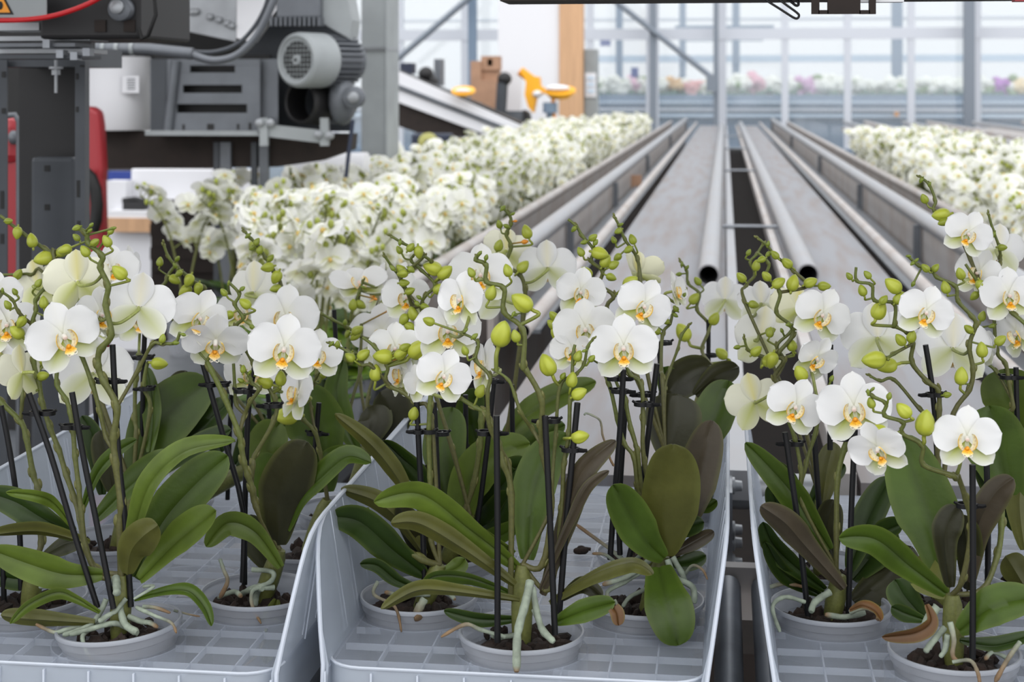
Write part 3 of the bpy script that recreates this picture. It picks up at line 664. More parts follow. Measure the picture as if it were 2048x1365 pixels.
# ---------------------------------------------------------------- orchid beds left and right
def bloom(k, c, nrm, s, rn):
    z = nrm.normalized(); x = V((0, 0, 1)).cross(z); x = x.normalized() if x.length > .1 else V((1, 0, 0)); y = z.cross(x); B = M((x, y, z)).transposed()
    B = B @ M.Rotation(rn.uniform(-.4, .4), 3, 'Z')
    for a, L_, W_ in ((90, .46, .2), (10, .5, .29), (170, .5, .29), (-52, .45, .18), (-128, .45, .18)):
        ca, sa = math.cos(math.radians(a)), math.sin(math.radians(a)); vs = []; cs = []
        for t, w_ in ((.03, .25), (.3, .85), (.62, 1), (.88, .66), (1, .15)):
            for u in (-1, 0, 1):
                xx, yy = t*L_, u*W_*w_; vs.append(c+B @ V((xx*ca-yy*sa, xx*sa+yy*ca, -.10*t*t+.05*abs(u)))*s)
                cs.append(mix((.90, .90, .88), (.68, .70, .26), (.8 if a < 0 else .15)*(1-t)))
        k.add(vs, [(i*3+j, i*3+3+j, i*3+4+j, i*3+1+j) for i in range(4) for j in range(2)], cs)
    k.ell(c+B @ V((0, -.10, .07))*s, (.06*s, .075*s, .07*s), 6, 4, (.84, .66, .25), mtx=B)
BV = []
def bed_variant(seed, hi=True):
    rn = random.Random(seed); P = {}
    k = MB(); k.lathe((0, 0, 0), [(.042, 0), (.056, .09), (.058, .10), (.054, .10), (.052, .088)], 16); P['pot'] = k.mesh('pot', 'pot')
    lv = []
    for i in range(6):
        a = i*1.05+rn.random()*.6; L_ = rn.uniform(.13, .20); up = rn.uniform(.3, 1.1); k = MB(); pts = [V((math.cos(a)*r*L_*.8, math.sin(a)*r*L_*.8, .09+L_*up*(r-.55*r*r))) for r in (0, .3, .6, .85, 1.0)]; vs = []
        for j, p in enumerate(pts):
            w_ = (.012, .026, .030, .022, .005)[j]; s_ = V((-math.sin(a), math.cos(a), 0))
            for u in (-1, 0, 1): vs.append(p+s_*u*w_+V((0, 0, .006*abs(u))))
        vs += [v-V((0, 0, .0016)) for v in vs]
        fs = [(j*3+q, j*3+3+q, j*3+4+q, j*3+1+q) for j in range(4) for q in range(2)]; fs += [tuple(15+z for z in reversed(f)) for f in fs]; fs += [(j*3, 15+j*3, 18+j*3, 3+j*3) for j in range(4)]+[(j*3+2, j*3+5, 20+j*3, 17+j*3) for j in range(4)]
        k.add(vs, fs, TOPS[rn.choice('gdd')]); lv.append(k.mesh('leaf', 'leaf'))
    P['leaf'] = lv; P['spike'] = []
    for s_ in range(2):
        a = s_*3.14+rn.uniform(-.6, .6); k = MB(); pts = [V((0, 0, .1)), V((.02*math.cos(a), .02*math.sin(a), .24)), V((.05*math.cos(a), .05*math.sin(a), .36)), V((.085*math.cos(a), .085*math.sin(a), .42)), V((.13*math.cos(a), .13*math.sin(a), .45+rn.random()*.03))]
        S_ = smooth(pts, 4); k.tube(S_, [.0035]*10+[.002]*7, 6, (.16, .17, .05)); bl = []
        for j in range(7):
            p = S_[min(16, 6+int(j*1.65))]; d = V((rn.uniform(-1, 1), rn.uniform(-1.2, .5), rn.uniform(-.1, .9)))
            c = p+d.normalized()*.036; kb = MB(); bloom(kb, c, d+V((0, -.5, .35)), rn.uniform(.074, .09), rn); bl.append(kb.mesh('flower', 'bloom')); k.tube([p, c], .0014, 5, (.3, .34, .1))
        kb = MB()
        for j in range(7):
            p = S_[10+j]; q = p+V((rn.uniform(-.02, .02), rn.uniform(-.02, .02), rn.uniform(.004, .035))); kb.ell(q, (.007, .007, .0095), 7, 5, (.38, .43, .07)); kb.tube([p, q], .001, 4, (.3, .34, .1))
        P['spike'].append((k.mesh('flower_spike', 'stem'), bl, kb.mesh('bud_cluster', 'bud')))
    # the whole plant as one mesh, for the far rows
    al = MB()
    for me, mi in [(P['pot'], 0)]+[(m, 1) for m in lv]+[x for sp in P['spike'] for x in [(sp[0], 2), (sp[2], 4)]+[(b, 3) for b in sp[1]]]:
        o = len(al.v); al.v += [v.co.copy() for v in me.vertices]; al.f += [tuple(o+i for i in f.vertices) for f in me.polygons]; al.c += [tuple(c.color)[:3] for c in me.color_attributes['Col'].data]; al.m += [mi]*len(me.polygons)
    P['all'] = al; P['allm'] = al.mesh('potted_orchid', ['pot', 'leaf', 'stem', 'bloom', 'bud']); BV.append(P)
for s_ in range(5): bed_variant(100+s_)
ZBED = .70
def bed_plant(x, y, z, rz, sc, label, group, detail, rn):
    P = rn.choice(BV)
    if not detail:
        o = bpy.data.objects.new('bed_orchid', P['allm']); COL.objects.link(o); o.location = (x, y, z); o.rotation_euler = (0, 0, rz); o.scale = (sc,)*3; return tag(o, label, 'orchid', group)
    r = thing('bed_orchid', V((x, y, z)), label, 'orchid', group); r.rotation_euler = (0, 0, rz); r.scale = (sc,)*3
    def ch(n, me, par):
        c = bpy.data.objects.new(n, me); COL.objects.link(c); c.parent = par; return c
    ch('pot', P['pot'], r)
    for m in P['leaf']: ch('leaf', m, r)
    for sm, bl, bc in P['spike']:
        s_ = ch('flower_spike', sm, r); ch('bud_cluster', bc, s_)
        for b in bl: ch('flower', b, s_)
    return r
rn = random.Random(3); far = MB(); cnt = 0
def append_far(x, y, z, rz, sc):
    P = rn.choice(BV)['all']; o = len(far.v); c, s = math.cos(rz)*sc, math.sin(rz)*sc
    far.v += [V((x+p.x*c-p.y*s, y+p.x*s+p.y*c, z+p.z*sc)) for p in P.v]; far.f += [tuple(o+i for i in f) for f in P.f]; far.c += P.c; far.m += P.m
for side in (0, 1):
    far = MB(); y = 3.3 if side == 0 else 4.3; row = 0; cnt = 0
    x0, x1, st = (-1.64, -.90, .165) if side == 0 else (1.0, 1.62, .155)
    lim = 168 if side == 0 else 96
    while y < (18.8 if side == 0 else 12.8):
        x = x1-rn.random()*.05 if side == 0 else x0+rn.random()*.05
        while x > x0-.01 and x < x1+.01:
            xx, yy, rz, sc = x+rn.uniform(-.03, .03), y+rn.uniform(-.03, .03), rn.random()*6.28, rn.uniform(.88, 1.08)
            px = 1024+F*(V((xx, yy, 1.1))-CAM).dot(RT)/(V((xx, yy, 1.1))-CAM).dot(FW)
            vis = 315 < px < 2130 and not (side == 0 and ((yy < 4.6 and px < 560-(yy-3.3)*60) or (6.9 < yy < 7.95 and xx < -1.3) or (yy > 17 and xx < -1.35) or (abs(yy-5.3) < .25 and xx < -1.4)))
            if vis and cnt < lim:
                lb = ('white orchid in flower in the %s of the %s bed' % ({0: 'near rows', 1: 'middle rows'}[0 if cnt < lim//2 else 1], ['left', 'right'][side]))
                bed_plant(xx, yy, ZBED, rz, sc, lb, lb.replace('white orchid', 'white orchids'), cnt < (60 if side == 0 else 24), rn); cnt += 1
            elif vis: append_far(xx, yy, ZBED, rz, sc)
            x += -st if side == 0 else st
        y += st*.95; row += 1
    solo(far, 'far_orchids', ['pot', 'leaf', 'stem', 'bloom', 'bud'], 'dense far rows of white orchids at the end of the %s bed' % ['left', 'right'][side], 'orchids', kind='stuff')
# ---------------------------------------------------------------- machinery on the left
def bx(px0, py0, px1, py1, Y, d, k=None, mi=0):
    a, b = at(px0, py1, Y), at(px1, py0, Y); k = k or MB(); return k.box((a.x, Y, a.z), (b.x, Y+d, b.z), mi)
def disc(k, c, r, d, y0=0, seg=28, mi=0, prof=None):
    k2 = MB(); k2.lathe((0, 0, 0), prof or [(.0001, 0), (r*.97, 0), (r, r*.03), (r, d), (.0001, d)], seg, mtx=M.Rotation(-math.pi/2, 3, 'X')); k.add([p+c for p in k2.v], k2.f, (1, 1, 1), mi); return k
T = thing
def holes(par, items, Y, name='slot_hole'):
    for (px, py, w_, h_) in items:
        k = bx(px-w_/2, py-h_/2, px+w_/2, py+h_/2, Y-.0012, .003); k.build(name, 'black', par, smooth=False)
Y = 2.7
t = T('frame_post', at(164, 560, Y), 'grey perforated upright at the front of the dark machine cabinet', 'post')
bx(150, 122, 170, 1900, Y, .004).build('front_flange', 'dgrey', t, smooth=False); bx(168, 122, 170, 1900, Y+.004, .02).build('side_flange', 'dgrey', t, smooth=False)
holes(t, [(154, 153, 5, 12), (154, 219, 5, 11), (156, 378, 6, 34), (157, 448, 6, 12), (164, 132, 9, 4)], Y)
t = T('frame_post', at(6, 560, Y), 'grey perforated upright on the left photo edge', 'post')
bx(-14, 120, 14, 1900, Y, .004).build('front_flange', 'dgrey', t, smooth=False); bx(-14, 120, -12, 1900, Y+.004, .05).build('side_flange', 'dgrey', t, smooth=False)
holes(t, [(7, 149, 8, 12), (7, 222, 8, 11), (4, 400, 7, 36), (4, 478, 7, 20)], Y)
t = T('machine_cabinet', at(90, 560, Y+.2), 'dark sheet metal cabinet between the two perforated uprights', 'cabinet')
bx(38, 130, 152, 1700, Y+.22, .02).build('back_panel', 'dark', t, smooth=False); tag(bevel(bx(60, 315, 150, 1750, Y+.16, .03).build('cover_plate', 'dgrey', t, smooth=False), .008), 'lighter grey cover plate')
holes(t, [(94, 337, 11, 12), (94, 415, 10, 12)], Y+.16, 'bolt')
bx(-20, 95, 160, 134, Y+.02, .2).build('top_frame', 'dgrey', t, smooth=False)
k = MB(); k.tube([at(112, 120, Y-.02), at(112, 186, Y-.02)], .003, 8); k.lathe(at(112, 150, Y-.02), [(.008, 0), (.008, .009), (.003, .009)], 6); k.lathe(at(112, 138, Y-.02), [(.012, 0), (.012, .004), (.003, .004)], 14); solo(k, 'threaded_rod', 'galv', 'thin threaded rod with nut hanging from the cabinet top', 'rod')
t = T('red_machine', at(30, 560, Y+.5), 'red machine body seen through the opening beside the left upright', 'machine')
bx(-60, 118, 60, 1400, Y+.9, .02).build('dark_backing', 'black', t, smooth=False)
bevel(bx(-30, 235, 38, 330, Y+.45, .3).build('upper_body', 'red', t, smooth=False), .02); bx(-30, 320, 36, 600, Y+.46, .3).build('lower_body', 'red', t, smooth=False)
k = MB(); k.ell(at(27, 275, Y+.45), (.012, .01, .015), 10, 6); k.build('knob', 'mgrey', t)
k = MB(); pts = [at(x, y, Y+.40) for x, y in ((10, 232), (30, 230), (38, 245), (38, 1600))]; k.tube(pts, .006, 8); k.build('edge_tube', 'mgrey', t)
t = T('red_cart', at(195, 560, 5.0), 'red curved cart body behind the grey upright', 'cart')
pr = [(170, 212), (196, 214), (210, 222), (214, 250), (219, 340), (217, 360), (220, 480), (232, 1080), (170, 1080)]
bevel(MB().prism([at(x-14, y, 5.0) for x, y in pr], (0, .06, 0)).build('body', 'red', t, smooth=False), .015)
k = MB(); k.tube([at(x, y, 4.96) for x, y in ((170, 345), (182, 356), (191, 380), (194, 410), (192, 440), (185, 462))], .021, 10); k.build('rubber_guard', 'black', t)
# top housing with the warning plate
Y2 = 2.45
t = T('machine_housing', at(180, 60, Y2), 'black machine housing above the dark cabinet at the top left', 'machine')
bevel(bx(78, -60, 280, 78, Y2+.05, .25).build('housing', 'dark', t, smooth=False), .006)
for px in (200, 258): bx(px-11, 40, px+11, 64, Y2+.046, .006).build('label_plate', 'brown', t, smooth=False)
k = MB(); disc(k, at(238, 18, Y2+.03), .019, .02); k.build('end_cap', 'mgrey', t); k = MB(); disc(k, at(232, 14, Y2+.022), .011, .02); k.build('cap_bolt', 'galv', t)
k = MB(); k.tube([at(x, y, Y2+.03) for x, y in ((278, 55), (284, 78), (296, 72), (312, 30), (310, 0), (300, -20))], .0035, 8); k.build('wire', 'black', t)
t = T('warning_sign', at(40, 34, Y2-.01), 'pale grey plate with a yellow warning triangle at the top left corner', 'sign')
bevel(bx(-30, -20, 93, 37, Y2, .004).build('plate', 'lgrey', t, smooth=False), .003)
tri = lambda pts, y_: MB().prism([at(x, y, y_) for x, y in pts], (0, .0012, 0))
tri([(-30, 29), (27, 29), (-1, -24)], Y2-.0012).build('triangle_border', 'black', t, smooth=False); tri([(-22, 25), (20, 25), (-1, -16)], Y2-.0026).build('triangle_face', 'ochre', t, smooth=False)
k = MB(); k.ell(at(0, 11, Y2-.003), (.005, .0015, .007), 12, 8); k.build('pictogram', 'black', t)
solo(MB().tube(smooth([at(x, y, Y2+.0) for x, y in ((-20, 41), (40, 40), (95, 34), (140, 22), (180, 6), (215, -14))], 6), .0042, 10), 'red_cable', 'cable_red', 'bright red cable curving under the warning plate', 'cable')
bx(-40, 38, 182, 128, Y2+.34, .02).build('rear_panel', 'dark', t, smooth=False)
t = T('profile_rails', at(90, 110, Y2+.1), 'bundle of bright metal rails under the black housing', 'rail')
for i, (py, h, m) in enumerate(((45, 16, 'galv'), (72, 10, 'galv'), (86, 8, 'mgrey'), (98, 9, 'galv'), (110, 8, 'dgrey'))): bx(-20, py, (78, 180, 150, 178, 165)[i], py+h, Y2+.06+.03*(i % 2), .08).build('profile', m, t, smooth=False)
for px, py in ((85, 80), (112, 100), (140, 104), (165, 96)): bx(px, py, px+14, py+16, Y2+.05, .02).build('clamp', 'steel', t, smooth=False)
# pneumatic rod, hoses
Y3 = 4.0
t = T('cylinder_rod', at(280, 100, Y3), 'grey horizontal cylinder with clamps under the black housing', 'cylinder')
MB().tube([at(184, 96, Y3), at(300, 99, Y3), at(386, 108, Y3)], .0155, 14).build('rod', 'mgrey', t)
for px in (205, 232, 262): MB().tube([at(px, 97, Y3), at(px+7, 97, Y3)], .019, 14).build('clamp', 'lgrey', t)
solo(MB().tube(smooth([at(x, y, Y3) for x, y in ((380, 108), (425, 121), (470, 112), (505, 82), (528, 45), (548, 0), (556, -20))], 6), .010, 10), 'hose', 'mgrey', 'thick grey hose rising from the cylinder end past the motor', 'hose')
solo(MB().tube(smooth([at(x, y, Y3+.02) for x, y in ((385, 104), (430, 104), (475, 88), (510, 52), (532, 10), (538, -20))], 6), .006, 8), 'hose', 'dgrey', 'thin dark hose beside the thick grey hose', 'hose')
# white tank, sloped bracket, slotted bracket
Y4 = 5.2
t = T('white_tank', at(240, 265, Y4+.2), 'white rounded cover with a paper label behind the red cart', 'cover')
k = MB(); c0 = at(232, 190, Y4+.14); hgt = (at(225, 112, Y4).z-at(225, 262, Y4).z); k.lathe(V((c0.x, Y4+.14, at(225, 262, Y4).z)), [(.0001, 0), (.115, 0), (.12, .008), (.12, hgt-.008), (.115, hgt), (.0001, hgt)], 32); k.build('body', 'white', t)
bx(244, 152, 278, 186, Y4+.025, .004).build('paper_label', 'white', t, smooth=False)
for i in range(5): bx(254, 157+i*5, 270, 159+i*5, Y4+.022, .002).build('printed_line', 'mgrey', t, smooth=False)
t = T('sloped_bracket', at(400, 60, Y4), 'sloped pale grey bracket plate with a row of bolts at the top', 'bracket')
bevel(MB().prism([at(x, y, Y4-.05) for x, y in ((313, -30), (320, 52), (472, 84), (474, -30))], (0, .012, 0)).build('plate', 'galv', t, smooth=False), .002)
MB().prism([at(x, y, Y4-.05) for x, y in ((474, -30), (473, 76), (505, 84), (560, 10), (560, -30))], (0, .05, 0)).build('corner_block', 'white', t, smooth=False)
for px, py in ((352, 16), (366, 20), (382, 24), (390, 23), (418, 34), (436, 40), (452, 47), (462, 52)):
    k = MB(); disc(k, at(px, py, Y4-.066), .012, .014, seg=6); k.build('bolt', 'galv', t)
t = T('slotted_bracket', at(410, 270, Y4), 'grey machine bracket with three dark horizontal slots', 'bracket')
fr = MB(); ed = [118, 131, 145, 170, 186, 208, 226, 262]; op = {1: (380, 470), 3: (366, 484), 5: (354, 494)}
for i in range(7):
    if i in op: bx(300, ed[i], op[i][0], ed[i+1], Y4, .006, fr); bx(op[i][1], ed[i], 520, ed[i+1], Y4, .006, fr)
    else: bx(300, ed[i], 520, ed[i+1], Y4, .006, fr)
fr.build('face_plate', 'mgrey', t, smooth=False)
bx(310, 110, 540, 268, Y4+.06, .02).build('dark_inside', 'black', t, smooth=False)
MB().tube([at(352, 122, Y4-.006), at(336, 262, Y4-.006)], .016, 10).build('bent_edge', 'mgrey', t)
bx(290, 262, 525, 271, Y4-.03, .05).build('bottom_flange', 'lgrey', t, smooth=False)
holes(t, [(343, 253, 6, 16), (367, 255, 5, 12), (421, 254, 14, 12), (476, 254, 5, 12), (500, 253, 6, 14)], Y4)
bx(302, 118, 332, 262, Y4-.004, .016).build('side_strip', 'dgrey', t, smooth=False)
t = T('support_rail', at(600, 280, Y4), 'pale grey bracket rail under the motors', 'bracket')
MB().prism([at(x, y, Y4-.03) for x, y in ((516, 238), (545, 250), (655, 262), (655, 288), (538, 274), (516, 268))], (0, .03, 0)).build('rail', 'lgrey', t, smooth=False)
for px in (527, 648): bx(px-8, 236, px+8, 292, Y4-.04, .02).build('end_plate', 'lgrey', t, smooth=False)
for px, py in ((518, 246), (540, 246), (636, 270), (658, 272)):
    k = MB(); disc(k, at(px, py, Y4-.05), .014, .02, seg=8); k.build('bolt', 'galv', t)
bx(516, 118, 556, 250, Y4+.03, .01).build('back_sheet', 'mgrey', t, smooth=False)
# motors
def motor(pxc, pyc, rpx, Ym, ang, name, label, grille=True, body='lgrey'):
    c = at(pxc, pyc, Ym); r = rpx*mpp(c); t = T('electric_motor', c-V((0, 0, r)), label, 'motor'); R = M.Rotation(math.radians(ang), 3, 'Z') @ M.Rotation(-math.pi/2, 3, 'X')
    k = MB(); k.lathe(c, [(r*.80, .002), (r*.86, -.002), (r*.97, .004), (r, .016), (r, r*1.3), (r*.93, r*1.32), (r*.9, r*1.3), (r*.80, .004)], 40, mtx=R); k.build('fan_cover', body, t)
    if grille:
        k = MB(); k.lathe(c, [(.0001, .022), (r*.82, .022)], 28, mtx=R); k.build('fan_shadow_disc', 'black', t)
        k = MB()
        for i in range(-4, 5):
            q = i*r*.17; h = math.sqrt(max(0, (r*.80)**2-q*q))
            k.tube([c+R @ V((q, -h, .004)), c+R @ V((q, h, .004))], r*.013, 6); k.tube([c+R @ V((-h, q, .006)), c+R @ V((h, q, .006))], r*.013, 6)
        k.lathe(c, [(.0001, -.002), (r*.17, -.002), (r*.2, .006)], 16, mtx=R); k.lathe(c, [(r*.80, .004), (r*.68, .006), (r*.70, .01)], 36, mtx=R); k.build('grille', 'lgrey', t)
        k = MB(); k.lathe(c, [(.0001, -.006), (r*.06, -.005), (r*.06, .0)], 10, mtx=R); k.build('hub_bolt', 'black', t)
    k = MB(); k.lathe(c, [(r*.80, r*1.2), (r*.82, r*2.9), (.0001, r*2.9)], 32, mtx=R)
    for i in range(28):
        a = 2*math.pi*i/28; d = V((math.cos(a), math.sin(a), 0)); s_ = V((-math.sin(a), math.cos(a), 0))*r*.03
        k.prism([c+R @ (d*r*.80+s_+V((0, 0, r*1.35))), c+R @ (d*r*.98+s_+V((0, 0, r*1.35))), c+R @ (d*r*.98+s_+V((0, 0, r*2.7))), c+R @ (d*r*.80+s_+V((0, 0, r*2.7)))], R @ (s_*-2))
    k.build('finned_body', 'mgrey', t); return t
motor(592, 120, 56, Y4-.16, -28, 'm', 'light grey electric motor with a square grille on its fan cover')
t = motor(600, 205, 46, Y4-.02, -28, 'm', 'dark electric motor hidden below the light grey motor', False, 'dark')
t = T('gearbox', at(640, 60, Y4), 'grey gearbox block with cooling fins above the motor', 'gearbox')
bevel(bx(552, -40, 640, 36, Y4-.06, .14).build('housing', 'mgrey', t, smooth=False), .006)
for i in range(11): bx(540+i*9.5, 34, 544+i*9.5, 52, Y4-.08, .14).build('fin', 'mgrey', t, smooth=False)
bevel(MB().prism([at(x, y, Y4-.02) for x, y in ((640, -40), (640, 45), (700, 80), (705, 40), (690, -40))], (0, .12, 0)).build('cover', 'lgrey', t, smooth=False), .004)
k = MB(); k.ell(at(685, 200, Y4), (.045, .06, .085), 14, 9); k.build('terminal_casting', 'mgrey', t); k = MB(); disc(k, at(706, 195, Y4-.07), .036, .03); k.build('pulley', 'mgrey', t); k = MB(); disc(k, at(706, 195, Y4-.08), .018, .02); k.build('pulley_hub', 'galv', t)
solo(MB().tube([at(706, 240, Y4-.02), at(698, 300, Y4-.02), at(692, 355, Y4-.02)], .007, 8), 'strap', 'navy', 'dark blue strap hanging below the gearbox', 'strap')
# belt body under the machine and legs
t = T('belt_conveyor', at(450, 330, Y4+.2), 'brown belt conveyor underside below the motors', 'conveyor')
MB().prism([at(x, y, Y4+.1) for x, y in ((205, 261), (530, 266), (705, 268), (702, 300), (640, 322), (555, 334), (205, 338))], (0, .08, 0)).build('belt_underside', 'brown', t, smooth=False)
for px0, px1, lb in ((427, 438, 1), (440, 461, 0), (502, 513, 1), (518, 536, 0)): bx(px0, 285, px1, 640, Y4+.08, .02).build('leg', 'dgrey' if lb else 'mgrey', t, smooth=False)
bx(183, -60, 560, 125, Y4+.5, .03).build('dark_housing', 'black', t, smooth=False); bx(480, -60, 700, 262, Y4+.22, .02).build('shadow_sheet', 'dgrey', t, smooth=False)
t = T('white_drum', at(620, 350, 6.6), 'white horizontal drum with a blue band behind the conveyor legs', 'drum')
k = MB(); a, b = at(528, 356, 6.6), at(735, 350, 6.6); k.tube([a, b], .095, 28); k.build('body', 'white', t); k = MB(); k.tube([a.lerp(b, .08), a.lerp(b, .3)], .0968, 28, cap=False); k.build('band', 'paleblue', t)
# galvanised column
t = T('steel_column', V((at(760, 200, 7.4).x, 7.4, 0)), 'thick galvanised steel column standing behind the left flowers', 'column')
xl, xm, xr = at(722, 180, 7.3).x, at(772, 180, 7.3).x, 0
bevel(MB().box((xl, 7.3, 0), (xm, 7.6, 3)).build('shaft', 'lgrey', t, smooth=False), .006); MB().tube([(xm, 7.3, 0), (xm, 7.3, 3)], .006, 6).build('weld_seam', 'lgrey', t)
bx(722, 94, 772, 100, 7.29, .3).build('joint_band', 'galv', t, smooth=False)
# office desk and screens seen under the machine
Y6 = 8.6
t = T('desk', at(275, 470, Y6), 'pale desk with a wooden front edge seen under the machine', 'desk')
bx(215, 424, 380, 440, Y6, .2).build('top', 'white', t, smooth=False); bx(215, 438, 400, 464, Y6-.01, .02).build('front_edge', 'wood', t, smooth=False); bx(218, 464, 310, 700, Y6+.05, .03).build('side_panel', 'white', t, smooth=False)
def monitor(px0, py0, px1, py1, Ym, label, st):
    t = T('monitor', at((px0+px1)/2, py1+35, Ym), label, 'monitor'); bevel(bx(px0, py0, px1, py1, Ym, .04).build('back_shell', 'white', t, smooth=False), .008)
    if st: bx(st-9, py1, st+9, py1+40, Ym+.02, .03).build('stand', 'white', t, smooth=False); bx(st-30, py1+34, st+20, py1+40, Ym-.05, .2).build('foot', 'white', t, smooth=False)
monitor(262, 339, 425, 402, Y6+.2, 'white back of a wide monitor on the desk under the machine', 307)
monitor(455, 338, 500, 395, Y6+.3, 'white screen edge showing between the conveyor legs', None)
bx_ = bx(216, 343, 262, 362, Y6+.5, .05); solo(bx_, 'blue_folder', 'blue', 'blue folder at the left of the white monitor', 'folder', smooth=False)
t = T('desk_phone', at(268, 426, Y6+.1), 'dark desk phone in front of the white monitor', 'phone')
bevel(bx(244, 404, 290, 426, Y6+.08, .06).build('base', 'dark', t, smooth=False), .01); MB().tube([at(246, 402, Y6+.1), at(270, 399, Y6+.1), at(292, 404, Y6+.1)], .016, 10).build('handset', 'black', t)
solo(bx(214, 362, 252, 424, Y6+.1, .1), 'printer', 'white', 'white printer block left of the monitor', 'printer', smooth=False)
t = T('wicker_crate', at(400, 520, 7.0), 'dark brown crate stack behind the nearest left flowers', 'crate')
for i in range(6): bx(300+(i % 2)*3, 402+i*24, 505, 424+i*24, 7.0, .06).build('crate_slat', 'brown', t, smooth=False)
bx(302, 402, 503, 860, 7.02, .05).build('crate_core', 'brown', t, smooth=False)
# ---------------------------------------------------------------- middle distance: inclined conveyor, partition, tools
Y7 = 14.5
t = T('inclined_conveyor', at(930, 240, Y7), 'pale inclined conveyor sloping down right of the steel column', 'conveyor')
MB().prism([at(x, y, Y7) for x, y in ((790, 140), (1066, 262), (1072, 280), (1000, 280), (790, 202))], (0, .05, 0)).build('side_guard', 'white', t, smooth=False)
MB().tube([at(790, 171, Y7-.01), at(1050, 273, Y7-.01)], .024, 6).build('guard_ridge', 'mgrey', t)
MB().prism([at(x, y, Y7+.06) for x, y in ((790, 140), (960, 210), (1066, 258), (1066, 268), (790, 160))], (0, .3, 0)).build('belt', 'dark', t, smooth=False)
MB().prism([at(x, y, Y7+.05) for x, y in ((790, 200), (1000, 278), (990, 300), (900, 290), (790, 250))], (0, .2, 0)).build('underframe', 'brown', t, smooth=False)
t = T('pulley_bin', at(865, 330, 13.0), 'dark bin with a round olive disc under the inclined conveyor', 'bin')
bevel(bx(822, 268, 900, 545, 13.0, .2).build('body', 'navy', t, smooth=False), .02); k = MB(); disc(k, at(855, 285, 12.95), .078, .05); k.build('disc', 'olive', t); k = MB(); disc(k, at(855, 285, 12.92), .022, .05); k.build('hub', 'dgrey', t)
solo(bx(905, 275, 945, 530, 13.6, .1), 'grey_box', 'mgrey', 'small grey box right of the dark bin under the inclined conveyor', 'box', smooth=False)
t = T('white_partition', at(1060, 260, 17.5), 'tall white partition wall with a wooden end face', 'partition')
a, b = at(996, 260, 17.5), at(1120, 0, 17.5); MB().box((a.x, 17.5, 0), (b.x, 17.58, 3.4)).build('white_face', 'white', t, smooth=False)
a2, b2 = at(1119, 260, 17.5), at(1166, 0, 17.5); MB().box((a2.x, 17.46, 0), (b2.x, 17.68, 3.2)).build('wooden_end', 'wood', t, smooth=False)
t = T('control_box', at(1182, 240, 17.6), 'grey control box with a notice sheet on the wooden end', 'box')
bevel(bx(1168, 98, 1196, 240, 17.6, .12).build('case', 'lgrey', t, smooth=False), .01); bx(1170, 146, 1192, 194, 17.57, .006).build('notice_sheet', 'white', t, smooth=False)
for i in range(3): bx(1174, 152+i*13, 1188, 160+i*13, 17.55, .004).build('printed_block', 'paleblue', t, smooth=False)
t = T('crate_stack', at(965, 215, 15.6), 'stack of brown cardboard trays before the white partition', 'crates')
for i, (x0, y0, x1, y1, m) in enumerate(((941, 122, 962, 205, 'card'), (962, 112, 998, 140, 'card'), (960, 138, 996, 165, 'brown'), (962, 160, 994, 488, 'card'), (975, 118, 985, 132, 'brown'))): bx(x0, y0, x1, y1, 15.6+.03*(i % 3), .2).build('tray', 'card', t, smooth=False)
t = T('suction_pipe', at(1000, 240, 15.2), 'dark upright pipe with a round head before the white partition', 'pipe')
MB().tube([at(985, 496, 15.2), at(1005, 165, 15.2)], .055, 14).build('pipe', 'dgrey', t); k = MB(); k.ell(at(1009, 158, 15.2), (.07, .07, .065), 14, 9); k.build('head', 'dark', t)
t = T('grey_cabinet', at(1040, 262, 15.3), 'low grey machine box with a dark sloped side before the yellow hood', 'cabinet')
bx(1012, 222, 1046, 494, 15.3, .2).build('case', 'mgrey', t, smooth=False); MB().prism([at(x, y, 15.27) for x, y in ((1046, 220), (1056, 226), (1064, 262), (1046, 262))], (0, .2, 0)).build('side', 'dark', t, smooth=False)
solo(bx(1000, 140, 1042, 478, 16.2, .05), 'white_board', 'white', 'small white board behind the dark upright pipe', 'board', smooth=False)
t = T('yellow_hood', at(1070, 225, 15.5), 'bright yellow hood with a spout before the wooden end face', 'hood')
MB().prism([at(x, y, 15.5) for x, y in ((1041, 142), (1052, 142), (1062, 152), (1078, 154), (1080, 172), (1095, 182), (1072, 196), (1066, 226), (1056, 214), (1049, 190), (1052, 165))], (0, .16, 0)).build('hood', 'yellow', t, smooth=False)
MB().tube([at(1040, 142, 15.55), at(1075, 168, 15.55)], .045, 10).build('spout', 'ochre', t); k = MB(); k.ell(at(1075, 188, 15.5), (.05, .06, .035), 10, 7); k.build('rim', 'white', t)
t = T('yellow_dish', at(1105, 260, 15.4), 'yellow rimmed dish with white centre on a blue grey stand', 'dish')
k = MB(); c = at(1120, 186, 15.4); k.lathe(c, [(.0001, -.03), (.10, -.04), (.155, .015), (.15, .035), (.0001, .03)], 28, mtx=M.Rotation(.25, 3, 'X')); k.build('dish', 'yellow', t); k = MB(); k.ell(c+V((-.02, -.03, .045)), (.12, .10, .035), 18, 7); k.build('white_centre', 'white', t)
MB().tube([at(1100, 205, 15.4), at(1100, 226, 15.4)], .07, 14).build('motor', 'bluegrey', t); MB().tube([at(1099, 226, 15.4), at(1096, 490, 15.4)], .03, 10).build('stand', 'bluegrey', t); MB().tube([at(1106, 195, 15.42), at(1109, 265, 15.42)], .02, 8).build('stay', 'ochre', t)
t = T('yellow_dish', at(927, 205, 14.4), 'yellow rimmed white dish lying on the inclined conveyor top', 'dish')
